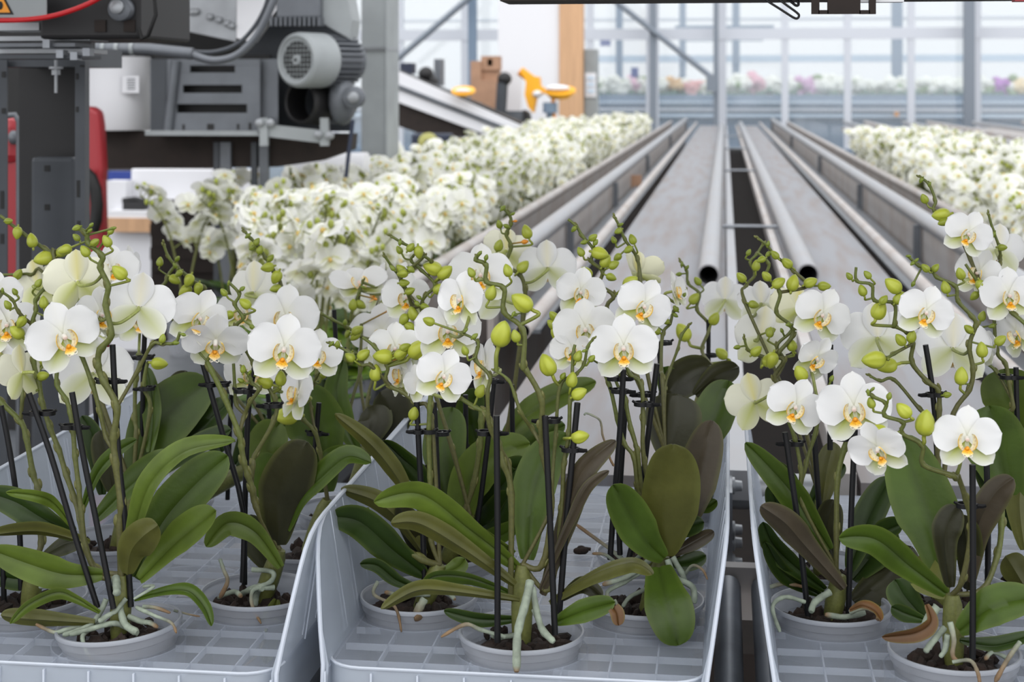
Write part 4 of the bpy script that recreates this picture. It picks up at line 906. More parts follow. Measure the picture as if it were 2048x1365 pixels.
k = MB(); c = at(927, 186, 14.4); k.lathe(c, [(.0001, -.025), (.07, -.02), (.11, .015), (.105, .03), (.0001, .02)], 24, mtx=M.Rotation(.35, 3, 'X')); k.build('dish', 'yellow', t); k = MB(); k.ell(c+V((0, -.03, .02)), (.075, .06, .022), 14, 6); k.build('white_centre', 'white', t)
for (x0, y0, x1, y1, Yq, m, n, lb) in ((800, 126, 824, 148, 15, 'navy', 'dark_box', 'small dark box on the conveyor next to the steel column'), (838, 136, 870, 166, 15, 'dark', 'machine_head', 'round black machine head above the inclined conveyor'), (868, 118, 882, 172, 15.6, 'mgrey', 'metal_stand', 'narrow grey frame upright above the inclined conveyor')):
    if n == 'machine_head': k = MB(); k.ell(at(852, 148, Yq), (.075, .075, .07), 14, 9); k.tube([at(852, 150, Yq), at(872, 168, Yq)], .045, 10); solo(k, n, m, lb, 'machine')  # round machine head with a short neck, its kind unknown
    else: solo(bx(x0, y0, x1, y1, Yq, .2), n, m, lb, 'box' if n == 'dark_box' else 'frame', smooth=False)
# ---------------------------------------------------------------- overhead gantry in front
YG_ = 1.85
t = T('gantry_beam', at(1500, -30, YG_), 'dark gantry beam just above the view over the trays', 'beam')
a, b = at(1000, 2.0, YG_), at(2300, -60, YG_); MB().box((a.x, YG_, a.z), (b.x, YG_+.08, a.z+.07)).build('beam', 'brown', t, smooth=False)
bx(1660, -30, 1808, 4.5, YG_-.02, .02).build('white_fitting', 'white', t, smooth=False)
t2 = bx(2030, -20, 2080, 2.5, YG_-.02, .02).build('red_fitting', 'red', t, smooth=False)
t = T('slotted_plate', at(1688, 10, YG_-.03), 'dark slotted metal plate hanging from the gantry beam', 'plate')
fr = MB()
for a in ((1623, -30, 1639, 28), (1655, -30, 1721, 28), (1738, -30, 1752, 28), (1637, 20, 1657, 28), (1719, 20, 1740, 28)): bx(a[0], a[1], a[2], a[3], YG_-.03, .006, fr)
fr.build('plate', 'brown', t, smooth=False)
solo(MB().tube(smooth([at(x, y, YG_) for x, y in ((1522, -10), (1535, 2), (1560, 18), (1585, 34), (1594, 37), (1598, 31), (1592, 24), (1570, 8), (1552, -6))], 5), .0014, 8), 'wire_loop', 'black', 'black wire loop hanging beside the slotted plate', 'wire')
solo(MB().tube(smooth([at(x, y, YG_+.01) for x, y in ((1562, -8), (1580, 2), (1592, 11), (1597, 8), (1592, -4), (1585, -12))], 5), .0016, 8), 'wire_loop', 'black', 'smaller dark wire end above the black wire loop', 'wire')
# two out-of-frame decks, added to shade the left machinery and the trays
t = T('shade_deck', V((-1.9, 3.9, 0)), 'unseen dark shade deck added above the left conveyor and motors', 'deck')
MB().box((-3.4, 4.75, 2.0), (-1.4, 6.8, 2.1)).build('shade_plate', 'dark', t, smooth=False)  # unseen plate, added to keep top light off the machinery
for x, y in ((-3.3, 4.8), (-3.3, 6.7)): MB().box((x, y, 0), (x+.08, y+.08, 2.05)).build('leg', 'dgrey', t, smooth=False)
t = T('tray_shade_deck', V((-.2, 1.8, 0)), 'unseen dark shade deck added high over the trays', 'deck')
MB().box((-1.9, 1.25, 2.2), (1.7, 2.25, 2.3)).build('shade_plate', 'dark', t, smooth=False)  # unseen plate, added to block light from overhead onto the trays
for x in (-1.9, 1.62): MB().box((x, 1.75, 0), (x+.08, 1.83, 2.2)).build('leg', 'dgrey', t, smooth=False)
# left tray
plant('orchid at the left tray front edge with three stakes and roots over its rim', (238,1247), (245,1150), tilt=(0,-.07),
 leaves=[([250,1150,268,1060,300,965,370,900,470,882],58,dict(ang=42,d1=-.05,tone='l')),
  ([268,1155,325,1045,395,965,455,912],92,dict(ang=8,d0=.02,d1=.05,tone='g',fold=.3)),
  ([280,1160,345,1092,395,1050,432,1022],70,dict(ang=25,d0=.0,d1=.0,tone='l',fold=.35)),
  ([255,1148,262,1105,285,1075,316,1052],72,dict(ang=5,d0=-.02,d1=-.05,under=1,tone='o')),
  ([270,1200,330,1183,378,1182,410,1215,423,1253],30,dict(ang=35,d0=-.0,d1=-.02,tone='g')),
  ([200,1225,150,1197,112,1187,55,1213,20,1248],30,dict(ang=40,d0=-.02,d1=-.05,tone='l')),
  ([190,1245,110,1240,40,1235,2,1230],38,dict(ang=30,d0=-.02,d1=-.03,under=1,tone='o')),
  ([205,1150,130,1150,60,1130,-20,1100],66,dict(ang=12,d0=-.0,d1=-.04,tone='l')),
  ([180,1085,80,1060,-20,1068],40,dict(ang=50,d0=.03,d1=.02,under=1,tone='o')),
  ([150,1075,80,1035,30,1005,-30,985],62,dict(ang=12,d0=.05,d1=.04,tone='d')),
  ([150,1060,110,1010,75,993,12,985],26,dict(ang=20,d0=.04,d1=.0,tone='l')),
  ([165,1020,195,945,235,902,273,880],32,dict(ang=30,d0=.05,d1=.03,tone='g')),
  ([190,1040,255,975,315,930,350,915],60,dict(ang=20,d0=.06,d1=.08,tone='g'))],
 stakes=[('X 262 1214 250 1040 236 900 225 690',-.005),('X 195 1216 140 1040 100 905 58 787',-.01),('X 227 1218 192 1040 165 905 144 785',-.02)],
 clips=[(70,827,26),(155,855,-19),(229,763,-22)],
 spikes=[('K 975 640 960 100 F 970 1250 925 900 908 700 935 460 830 250 A 785 1330 800 1200 890 1080 845 840 865 690 800 540 820 450 705 345 690 270 605 215',15,7,.0,-.03),
  ('-F 945 440 1100 170 A 1215 1160 1290 1150 1400 1145 1440 1060',8,5,-.01,-.02),
  ('-F 885 830 850 700 800 500 740 280 640 20 A 585 1180',9,7,0,-.01),
  ('K 790 470 690 310 640 60 F 600 1200 530 1000 470 800 400 620 340 430 310 250 270 100 A 258 1000 290 880 285 800 365 695',12,6,.02,.02),
  ('-A 260 1000 150 900 100 800 20 740',7,4,.02,.0),
  ('K 800 520 690 300 F 650 1300 630 1100 600 850 585 650 560 500 530 400 455 280 460 140',11,7,.0,.02)],
 flowers='A 620 655 540 y 190 10 -4 -.01|A 1110 860 590 d 178 8 12 -.01|A 510 1095 600 a 8 -8 -22|F 175 185 470 y 228 0 -6 -.02|A 800 920 470 b 25 0 0 .04|F 745 190 640 d 175 0 5 .06|A 60 1000 520 b -10 0 0 .06|A -40 770 440 c 20 10 0 .07',
 buds='A 955 580 150 1030 650|680 410 110 730 480|855 330 110 900 410|760 340 90|610 300 75 650 345|610 225 70|720 245 50|732 200 50|890 245 75|915 225 40|350 820 110 365 930|310 665 80 260 740|60 840 85 80 880|118 735 65 150 790|20 720 40|1300 1110 80|1410 1145 55|1470 1080 45|170 980 110|135 1060 140 190 1110|520 400 120|F 265 330 60|345 210 110',
 roots=[('K 850 700 790 830 720 910 600 960 500 990',11,10,0),('K 1010 695 930 790 850 840 790 880',9,10,0),('K 900 900 640 920 520 950 430 965 285 900',11,7,.3),('K 1100 985 1000 920 900 895 760 930 560 985',11,10,0),
  ('K 720 940 660 1000 690 1120 730 1180 800 1295',10,5,.5,(-.02,-.06)),('K 960 770 1000 900 1100 970',13,14,0),('K 1030 840 1130 880 1200 890 1260 925',12,8,.3),('K 1090 765 1230 830 1370 890 1410 970',8,5,.5,(-.02,-.055)),('K 925 530 935 600 935 660',16,15,0),
  ('K 1150 600 1230 600 1070 700',7,6,0),('K 1150 760 1250 770 1360 810',9,6,.9),('K 1390 790 1500 820 1600 840',5,3,1,(.03,.04))])
plant('orchid by the left tray right wall with dark upright leaf and torn curled leaf', (518,1181), (560,1100),
 leaves=[([556,1090,562,1010,580,950,614,884],108,dict(ang=5,d0=.0,d1=-.02,under=1,tone='k',fold=.1)),
  ([562,1135,510,1066,455,1048,412,1094],52,dict(ang=20,d0=-.02,d1=-.04,tone='l')),
  ([575,1060,600,1000,640,955,695,912,742,926],50,dict(ang=28,d0=.0,d1=-.02,tone='g')),
  ([545,1145,512,1090,500,1030],52,dict(ang=5,d0=.05,d1=.06,under=1,tone='d')),
  ([553,1200,540,1250,532,1328],40,dict(ang=5,d0=-.02,d1=-.06,tone='o'))],
 stakes=[('X 485 1165 486 1020 450 885 405 725',.0),('X 489 1170 490 1010 500 780 528 690',.015)],
 clips=[(421,770,24),(494,783,-12),(536,812,14)],
 spikes=[('X 545 1090 G 450 1330 420 1200 380 1080 350 980 330 850 312 752 190 450 85 235 55 170',13,8,-.01,-.02),
  ('-G 315 745 350 620 400 500 470 400 420 350 395 290 345 235',9,4,-.01,-.02),
  ('G 430 1290 425 1000 440 925 590 650 600 480 B 440 1330 370 1200 290 1020 345 945 280 840 315 755 230 660',10,4.5,.02,.0),
  ('-G 340 600 290 520 280 400 268 190',7,5,.0,.0)],
 flowers='A 1590 945 500 a 22 0 24|A 1725 1130 540 b 0 -38 4 .01|B 670 1195 590 a 2 -6 8|G 400 270 440 c 10 0 0 .1',
 buds='G 345 235 70|325 325 60 370 350|450 275 55|400 260 40|520 340 140 630 380|645 310 130 640 395|B 190 740 75 230 790|340 710 55|230 660 38|360 830 115 440 890|225 925 100|420 1020 60|350 1055 55|380 1130 90|555 1105 150 470 1150|A 1465 1085 50',
 roots=[('K 1760 380 1790 470 1820 560 1760 690',7,9,.9,(-.03,-.03)),('K 1750 690 1870 640 1930 680',8,10,.2),('K 1930 660 2040 610 2100 620',11,14,.0),('X 520 1170 512 1195 508 1215',13,14,0),('X 548 1176 508 1180 504 1210 522 1248',11,5,.6,(-.02,-.06)),('X 533 1258 515 1310 455 1358',6,5,1,(-.06,-.07)),('X 505 1140 545 1145 540 1165 500 1180',10,9,0)])
plant('orchid in the left tray cut off by the left photo edge', (55,1192), (75,1110),
 leaves=[([60,1130,20,1120,-30,1135],40,dict(ang=30,d0=.0,tone='d')),([80,1120,130,1090,165,1085],40,dict(ang=20,under=1,d0=.0,tone='d')),([90,1150,40,1160,-20,1150],44,dict(ang=20,tone='d'))],
 stakes=[('X 42 1180 38 1040 20 905 2 812',.0),('X 8 1205 6 1100',.0)], clips=[],
 spikes=[('K 330 250 F 310 1330 300 1100 265 1000 210 700 165 575 20 430 -40 350',12,8,.02,.03),('-F 168 560 180 380 187 290',8,6,.02,.03)],
 flowers='A -20 1180 420 c -30 0 0 .05|F 420 0 360 b 0 0 0 .1', buds='F 360 80 110', roots=[('X 80 1175 130 1165 160 1150',8,8,0)])
plant('orchid in the left tray second row with very broad smooth green leaves', (230,1077), (265,985),
 leaves=[([272,985,300,880,355,810,420,765],118,dict(ang=8,d0=.0,d1=.06,tone='g')),([300,905,305,820,293,735],42,dict(ang=25,d1=.04,tone='g')),([330,880,350,800,372,742],62,dict(ang=10,d0=.03,d1=.06,under=1,tone='k')),
  ([205,990,195,900,164,832],48,dict(ang=20,d0=.02,d1=.02,tone='d')),([310,960,395,860,460,800],60,dict(ang=30,d0=.04,d1=.06,tone='d')),([225,985,215,920,200,862],60,dict(ang=10,under=1,tone='k')),([300,960,390,895,462,860],50,dict(ang=35,d0=.02,tone='d'))],
 stakes=[('X 284 1000 286 760 291 640',.02),('X 195 870 188 780',.05)], clips=[(287,778,10),(281,716,14)],
 spikes=[('F 1090 680 1080 560 1085 250 1130 60 A 1095 1240',9,6,.0,.01),('A 460 560 470 450 370 400 180 265 0 125',10,5,.02,.0),('F 1200 500 1150 300 1180 100',8,6),('A 410 700 250 600 145 597 0 600',7,4,.03,.03)],
 flowers='A 890 560 440 c 15 15 0 .02|A 300 680 420 y 160 0 -10 0|A 1030 520 330 b 60 10 10 .05|A 720 1010 420 c -20 0 0 .02|A 1120 960 420 c 0 0 0 .04',
 buds='A 70 170 75|140 265 110|255 325 125|350 470 170 440 450|F 1275 110 140 1200 100|A 145 595 100|A 500 410 120', roots=[])
plant('orchid behind the left tray wall with huge rounded leaf and fat yellow bud', (610,1092), (655,1000),
 leaves=[([650,985,640,880,625,830,605,772],118,dict(ang=5,d0=.02,d1=.04,tone='g')),([640,960,660,915,712,902],40,dict(ang=40,tone='g')),([560,980,535,900,560,845],84,dict(ang=10,d0=.04,d1=.05,tone='l')),([520,1010,530,950,555,915],70,dict(ang=10,d0=.02,d1=.03,tone='g'))],
 stakes=[('X 628 990 630 900 638 806',.0)], clips=[(636,868,-10)],
 spikes=[('G 985 1060 960 900 920 740 830 640 760 530 700 450 600 400 545 425',9,6,.0,-.03),('-G 920 740 890 560 870 400 900 370 930 300 990 220 1060 180 1080 130',6,4,.0,-.02)],
 flowers='G 790 430 480 b -62 0 18 -.02|B 930 1240 430 c 18 0 5 .0', buds='G 690 610 205 825 605|1030 150 62|1078 135 32|990 275 82 950 350', shift=-.01)
plant('orchid in the left tray rear row with two thin budding spikes', (330,1003), (560,900),
 leaves=[([470,930,500,880,530,830],50,dict(ang=20,tone='d')),([445,905,410,860,380,850],60,dict(ang=10,tone='d'))],
 stakes=[('X 455 1000 462 800 470 700',.02),('X 540 860 535 780 520 690',.0)], clips=[(462,783,10)],
 spikes=[('X 570 700 B 650 700 590 580 530 470 470 380 410 310 358 256',8,4,.0,-.02),('A 1640 900 1640 710 1590 685 1500 610 1420 540 1350 460 1310 360',8,4,.0,-.02),('A 1345 900 1335 640 1400 530',7,5,.0,.0)],
 flowers='B 680 940 550 a -8 0 4 -.04|B 430 740 520 h 150 5 0 .0|B 330 900 400 c 0 0 0 .06', buds='B 380 290 55|455 335 72|480 400 80|540 540 115|565 465 72|610 620 125|420 385 65|605 710 100|A 1420 470 58|1400 525 55|1430 590 72|1510 645 115|1585 712 105|1280 495 82 1275 560|1400 640 110|1480 730 130', pot_=True)
plant('orchid at the left tray rear corner with cupped leaves and orange wilted buds', (690,1016), (740,880),
 leaves=[([715,900,690,850,672,790,686,720],54,dict(ang=15,d1=.02,tone='g')),([725,890,765,850,780,815,760,785],95,dict(ang=10,under=1,tone='k')),([735,890,745,840,735,815],80,dict(ang=10,under=1,d0=-.02,tone='k')),([750,880,800,820,832,765],64,dict(ang=25,d0=.03,d1=.08,tone='g')),([670,900,640,830,650,760],70,dict(ang=20,d0=.05,d1=.08,tone='d'))],
 stakes=[('X 676 880 672 700 668 620',.1)], clips=[(668,702,10)],
 spikes=[('X 720 760 B 1290 1000 1200 960 1280 720 1300 660',7,4,.1,.1),('X 735 800 B 1440 1190 1280 1090 1180 1020 1060 960 970 908',7,4,.05,.02),('X 700 830 B 1300 1290 1190 1220 1110 1180 1040 1135',7,4,.05,.02)],
 flowers='B 1270 690 470 h 10 55 -5 .16|B 1440 720 460 c -70 10 0 .2|B 1450 1080 520 b 5 0 0 .14|B 1600 700 430 b -55 0 10 .2',
 buds='B 1225 840 105|1285 840 100|1310 700 40|1160 980 55|1240 1090 100|1180 1075 70|1260 1045 110|1425 1125 110 1530 1190 o|1405 795 36 o|1510 885 44 o|1200 1260 100|1310 1240 125|1110 1150 65')
# centre tray
plant('orchid at the centre tray front edge with thick silvery roots over the rim', (1043,1262), (1045,1130),
 leaves=[([1035,1135,940,1062,840,990,748,1004],62,dict(ang=25,d0=-.0,d1=-.08,tone='l')),([1030,1170,930,1098,840,1046,782,1046],46,dict(ang=25,d0=-.02,d1=-.07,under=1,tone='o')),
  ([1030,1105,925,1040,856,1012],24,dict(ang=35,d0=.0,d1=-.03,tone='l')),([1040,1200,900,1180,830,1180,762,1218],36,dict(ang=35,d0=-.02,d1=-.07,under=1,tone='o')),([1030,1190,940,1158,870,1155,840,1180],34,dict(ang=40,d0=.0,d1=-.02,tone='g')),
  ([1040,1238,960,1240,888,1222],30,dict(ang=25,tone='d')),([1055,1120,1063,1010,1085,930,1135,868],88,dict(ang=10,d0=.03,d1=.06,tone='g')),
  ([1085,1190,1130,1050,1165,945,1232,882],52,dict(ang=20,d0=.0,d1=-.01,under=1,tone='p')),([1100,1205,1190,1152,1262,1130,1305,1150],42,dict(ang=40,d0=-.0,d1=-.06,under=1,tone='o')),
  ([1110,1245,1170,1222,1230,1205],46,dict(ang=8,d0=-.02,d1=-.04,tone='g')),([1080,1180,1140,1045,1175,975,1218,942],24,dict(ang=10,d0=-.01,d1=-.02,under=1,tone='p')),([1226,1216,1234,1228,1237,1252],30,dict(ang=15,d0=-.04,d1=-.045,tone='w',b=.8)),([1120,1200,1165,1170,1205,1195],34,dict(ang=10,under=1,d0=.01,tone='k'))],
 stakes=[('X 995 1285 995 1040 993 832',-.035),('X 1110 1270 1100 1040 1090 832',-.03),('X 1118 1235 1135 1020 1155 806',-.005)],
 clips=[(991,867,-22),(1090,842,16),(1147,900,-9)],
 spikes=[('X 1023 1200 H 890 1240 830 1000 790 830 720 670 700 600 680 575 600 540 490 470',12,7,-.02,-.0),('-H 905 1230 870 1000 800 870 720 700 700 430 720 290 610 170 620 60 C 600 1260 625 1140 505 1070',9,4,-.02,-.03),
  ('X 1085 1130 H 1210 1300 1140 900 1130 700 1130 470 1000 230 C 985 1335 985 1040 830 895 832 705 690 655 690 520 605 478 645 420',12,6,-.02,-.05),
  ('-H 1125 840 1060 720 970 590 920 450 870 325 770 250',8,4,-.02,-.03),('X 1100 1180 H 1290 1364 1310 1000 1350 760 1360 480 1375 330 1385 120 1400 40',10,5,.0,.0),('H 1205 1364 1215 1150 1245 780 1280 370 1400 280 1470 200 1500 60 1540 0',8,4,.01,.0)],
 flowers='H 345 290 470 a 14 -4 20 -.02|C 500 800 480 b -42 0 5 .03|H 690 210 500 b -68 0 10 .04|C 380 1050 540 c 2 0 0 .07|H 160 350 330 c 30 0 -20 .03',
 buds='C 570 580 90 610 650|690 460 56|640 425 46|860 565 112 890 660|730 745 132 695 860|975 820 205 1110 920|815 1070 235 770 1250|925 1090 112 945 1160|910 910 46|600 1090 62|530 1040 40|H 520 85 88 550 165|645 410 122 595 520|1180 200 195 1240 330|1305 290 66 1275 340|1375 320 132 1355 430|1435 430 142 1370 470|1440 775 155 1310 790|1425 130 100 1395 200|1535 150 72 1490 205|1470 90 40|C 230 970 105',
 roots=[('H 1475 600 1500 590 1590 635 1612 690 1620 760 1650 850 1680 950 1710 1010',4,5,1,(.05,.08)),('X 1060 1165 1050 1210 1035 1270 1033 1345',17,15,.05,(-.03,-.09)),('X 1065 1175 1075 1230 1085 1260 1108 1285',13,14,.0,(-.03,-.05)),('X 1068 1220 1080 1250 1090 1275',12,10,.0,(-.02,-.04)),('X 1010 1275 960 1260 930 1250 882 1275',9,7,.7,(-.03,-.05)),('X 1040 1270 1000 1275 985 1270',10,12,0)])
plant('orchid by the centre tray left wall with dark leaves and a cut stub', (838,1190), (880,1130),
 leaves=[([818,1010,800,960,745,890,670,828],42,dict(ang=30,d0=.02,d1=-.0,under=1,tone='o')),([850,1150,790,1105,720,1045,660,1034],68,dict(ang=12,d0=-.0,d1=-.05,tone='d')),([850,1110,800,1040,750,1000,682,978],44,dict(ang=25,d0=.02,d1=.0,under=1,tone='o')),
  ([842,1178,795,1162,755,1132,720,1128],30,dict(ang=15,d0=-.02,d1=-.04,tone='d')),([888,1060,845,960,800,915,765,882],48,dict(ang=25,d0=.04,d1=.02,tone='d')),([880,1150,915,1135,930,1118],36,dict(ang=10,tone='l')),([870,1150,835,1080,800,1010],60,dict(ang=30,d0=.04,under=1,tone='k'))],
 stakes=[('X 849 1185 845 1040 838 900 832 775',-.0),('X 876 990 872 880 868 805',.06)], clips=[(837,864,22),(876,868,9,.05)],
 spikes=[('X 862 1080 G 1850 1330 1840 1100 1830 780 1840 540 1850 400',10,8,.0,.0),('X 845 1120 783 1080 745 1045 731 1018',13,11,-.01,-.01),
  ('G 1850 640 1730 510 1620 420 1530 380 1480 320 1500 210 B 1400 1180 1300 1100',9,5,.02,.0),('-G 1530 385 1370 210 1290 200 1190 100 1050 30',7,4,.0,.0)],
 flowers='G 1620 270 430 b -65 0 5 .04|B 1560 1190 440 c 0 0 0 .05',
 buds='G 1465 135 172 1620 150|1405 265 142 1400 400|1750 75 205 1640 170|1610 110 130|1710 590 120 1690 680|1200 140 100 1280 200|1310 120 122|1100 35 65|1055 30 50|1640 60 100',
 roots=[('X 755 1165 748 1190 790 1215 803 1265',8,5,1,(-.03,-.07)),('X 850 1198 835 1225 838 1240',16,18,1,(-.05,-.06)),('X 860 1190 800 1190 770 1185',9,8,.3),('X 880 1180 900 1190 910 1200',9,8,.1)])
plant('orchid by the centre tray right wall with paddle leaf and hanging leaf', (1290,1198), (1328,1112),
 leaves=[([1330,1112,1334,1050,1345,960,1346,889],116,dict(ang=3,d0=-.02,d1=-.04,under=1,tone='o',fold=.05,b=.3)),([1328,1118,1290,1080,1255,1020,1226,970],80,dict(ang=3,d0=-.03,d1=-.06,tone='g',fold=.08)),([1318,1135,1330,1190,1345,1240,1356,1292],96,dict(ang=3,d0=-.04,dm=-.085,d1=-.09,tone='g',fold=.08,b=.5)),
  ([1375,1050,1392,960,1425,842],84,dict(ang=10,d0=.02,d1=.03,under=1,tone='p')),([1345,1110,1390,1085,1428,1064],30,dict(ang=15,under=1,tone='p')),([1345,1130,1380,1125,1412,1112],36,dict(ang=10,tone='d')),([1340,1070,1375,1055,1408,1045],40,dict(ang=10,tone='d')),([1395,1022,1415,1015,1434,1002],24,dict(ang=10,d0=.05,d1=.05,tone='g'))],
 stakes=[('X 1220 1120 1228 1010 1240 860 1247 740',-.01),('X 1240 1110 1238 1020 1246 880 1252 800',.02),('X 1252 1140 1275 1040 1295 880 1314 728',.02)],
 clips=[(1242,758,-14),(1246,783,-10),(1296,809,-14),(1284,790,12,.03)],
 spikes=[('X 1285 1000 I 300 1180 270 940 195 830 140 640 75 360 5 220',9,6,.0,.0),('X 1290 1000 I 330 1180 300 900 250 720 205 500 D 560 1364 570 1280',9,6,.0,.0),('I 355 980 345 640 330 360 240 280 D 610 1300 590 1210',9,6,.0,.01),('X 1276 1010 I 290 860 200 560 100 280 D 300 1250',7,5,.03,.03)],
 flowers='D 590 1185 560 a -2 -6 -2 -.04|D 745 850 480 a 20 0 26 .0|D 285 1040 520 c -4 0 -6 .03|D 180 1215 360 h -15 10 0 .02', buds='D 235 1110 150|30 930 100|80 1090 185|20 1000 110|D 320 1040 50',
 roots=[('X 1335 1120 1350 1155 1385 1175 1388 1208',12,13,0,(-.03,-.05)),('X 1345 1115 1365 1150 1370 1170',12,11,0,(-.02,-.03)),('X 1300 1120 1270 1145 1240 1160 1205 1170',12,9,.2),('X 1290 1140 1250 1165 1215 1185 1225 1210',9,8,.3),('X 1230 1125 1210 1110 1185 1108',7,6,.6),('X 1300 1090 1260 1125 1215 1095 1150 1048',9,7,.5,(.0,.05)),('X 1370 1150 1385 1132 1405 1140 1415 1160',7,4,.9),('X 1290 1180 1260 1195 1245 1215',9,8,0),('X 1230 1200 1238 1225 1225 1235',5,9,1,(-.05,-.05))])
plant('orchid in the centre tray second row with a dense cluster of green buds', (885,1102), (940,1030),
 leaves=[([925,1060,930,985,980,915,1060,888],86,dict(ang=8,d0=.02,d1=.03,tone='l')),([905,1010,890,900,905,815],90,dict(ang=15,d0=.05,d1=.08,tone='g')),([955,1060,990,990,1030,940],60,dict(ang=25,d0=.05,tone='d')),([920,1075,985,1040,1020,985],64,dict(ang=15,d0=.06,tone='d')),([900,1090,860,1010,850,930],60,dict(ang=15,d0=.05,under=1,tone='k')),([930,1090,990,1075,1040,1050],40,dict(ang=20,d0=.03,tone='g')),([960,1080,1000,1010,1045,960],50,dict(ang=10,d0=.06,under=1,tone='k')),([985,1000,1010,950,1055,925],50,dict(ang=20,d0=.06,tone='d'))],
 stakes=[('X 935 1170 957 1030 975 890 988 760',.0),('X 1025 870 1024 770',.1),('X 932 905 931 790',.1)], clips=[(988,763,-8)],
 spikes=[('X 930 1020 H 590 1150 640 850 650 650 650 560',11,9,.0,.0),('X 905 900 C 150 1130 150 1060 180 940 170 850 200 770 280 680 B 1780 570 1690 490 1705 450',9,4,.0,-.03),('-C 170 860 60 740 10 620 B 1790 450 1700 385 1620 345 1530 290',7,4,-.02,-.05),('-C 100 900 B 1700 850 1660 740 1600 620 1540 540 1480 455',8,4,.0,-.04),('-B 1800 620 1850 500 1790 450',6,5,-.02,-.04)],
 flowers='C 60 780 420 c -20 0 0 .04|C 640 600 520 c 5 0 0 .06',
 buds='B 1685 380 88|1595 400 76 1640 470|1600 345 52|1750 420 112|1860 545 165 1985 590|1960 580 150|1540 545 60|1635 665 90|1610 560 110|1680 730 90|C 255 970 115|200 855 76|140 835 62|105 910 124 150 1040|70 1010 105|30 960 110|160 1200 215 60 1230|150 1105 135|310 710 112 240 780|20 590 100|90 560 70|150 780 50')
plant('orchid behind the centre tray front plant showing flower backs and an orange dried bud', (945,1020), (1000,930),
 leaves=[([990,930,1040,845,1110,795,1192,764],58,dict(ang=20,d0=.02,d1=.03,tone='l')),([1000,940,1070,880,1130,850],50,dict(ang=20,tone='g')),([960,900,940,830,960,780],60,dict(ang=10,d0=.06,tone='g'))],
 spikes=[('X 1025 800 C 990 900 1000 720 960 600 850 520 890 375 850 275 890 190 870 110 800 50',9,4.5,.0,-.02)],
 flowers='C 1180 545 470 d 180 5 2 -.02|C 850 400 400 y 170 25 10 .02|C 800 760 470 d 165 0 -5 .02',
 buds='C 825 65 56|905 110 40|795 195 78 815 265|850 210 60|1015 255 124 1050 360|790 365 108 760 460|1000 335 62 o|985 535 124 920 605|925 170 34 o|920 920 45')
plant('orchid in the centre tray third row with zigzag bud spikes by the right wall', (1300,1105), (1330,900),
 leaves=[([1335,915,1345,840,1352,788],116,dict(ang=5,d0=.0,d1=.02,under=1,tone='k')),([1395,925,1425,840,1458,762],86,dict(ang=15,d0=.06,d1=.1,tone='g')),([1325,810,1370,755,1425,732],80,dict(ang=15,under=1,d0=.1,d1=.12,tone='k')),([1390,790,1435,752,1478,735],50,dict(ang=10,under=1,d0=.1,d1=.12,tone='k')),([1330,800,1335,760,1325,735],46,dict(ang=10,d0=.12,d1=.12,tone='g'))],
 stakes=[('X 1325 800 1318 690',.1)], clips=[(1326,687,6,.08)],
 spikes=[('X 1275 760 D 460 910 510 770 400 680 420 570 330 490 350 400 260 290 210 210 145 155',9,4.5,.0,-.02),('X 1290 720 D 720 620 700 480 660 400 600 320 560 220 520 145',8,4,.04,.02),('X 1325 760 D 890 1364 900 1080 960 990 990 890 1060 800 1080 740',8,4,.05,.05),('X 1330 780 D 960 1364 1020 1200 1050 1090 1105 1010',6,4,.03,.03)],
 flowers='D 240 740 420 b 14 0 10 -.03|D 710 590 360 z 150 45 10 .04|D 990 730 330 h 70 15 0 .04',
 buds='D 190 235 62|345 300 82|365 340 62|270 340 62|245 415 88 280 480|445 490 122|290 580 122 360 660|490 620 92|645 660 145 560 730|510 520 100|400 430 150|570 195 42|545 250 72|510 320 66 540 380|660 315 92 700 420|625 400 82|540 460 82|1005 870 66|1015 780 42|925 970 72|1075 760 46|850 1050 82|1005 925 50|830 1000 60')
plant('orchid at the far end of the centre tray with a single split round bud', (1340,1000), (1415,760),
 leaves=[([1415,1000,1425,960,1432,930],40,dict(ang=10,tone='d'))],
 stakes=[('X 1417 735 1417 640',.1)], clips=[(1415,712,8,.09)],
 spikes=[('X 1420 730 D 1260 1290 1215 1190 1275 1010 1175 880 1195 750 1105 670 1095 570 1050 500',8,4,.1,.1)],
 flowers='D 1400 800 390 d 178 5 6 .2', buds='D 1065 1060 170 1130 1170|1055 515 42|1097 540 46|1030 595 56|1180 650 82 1230 720|1155 790 112 1095 870|1315 950 122 1285 1010|1370 1230 124 1435 1290', pot_=True,
 roots=[('X 1405 1080 1425 1050 1430 1030 1434 1015',9,8,0,(0.02,.02))])
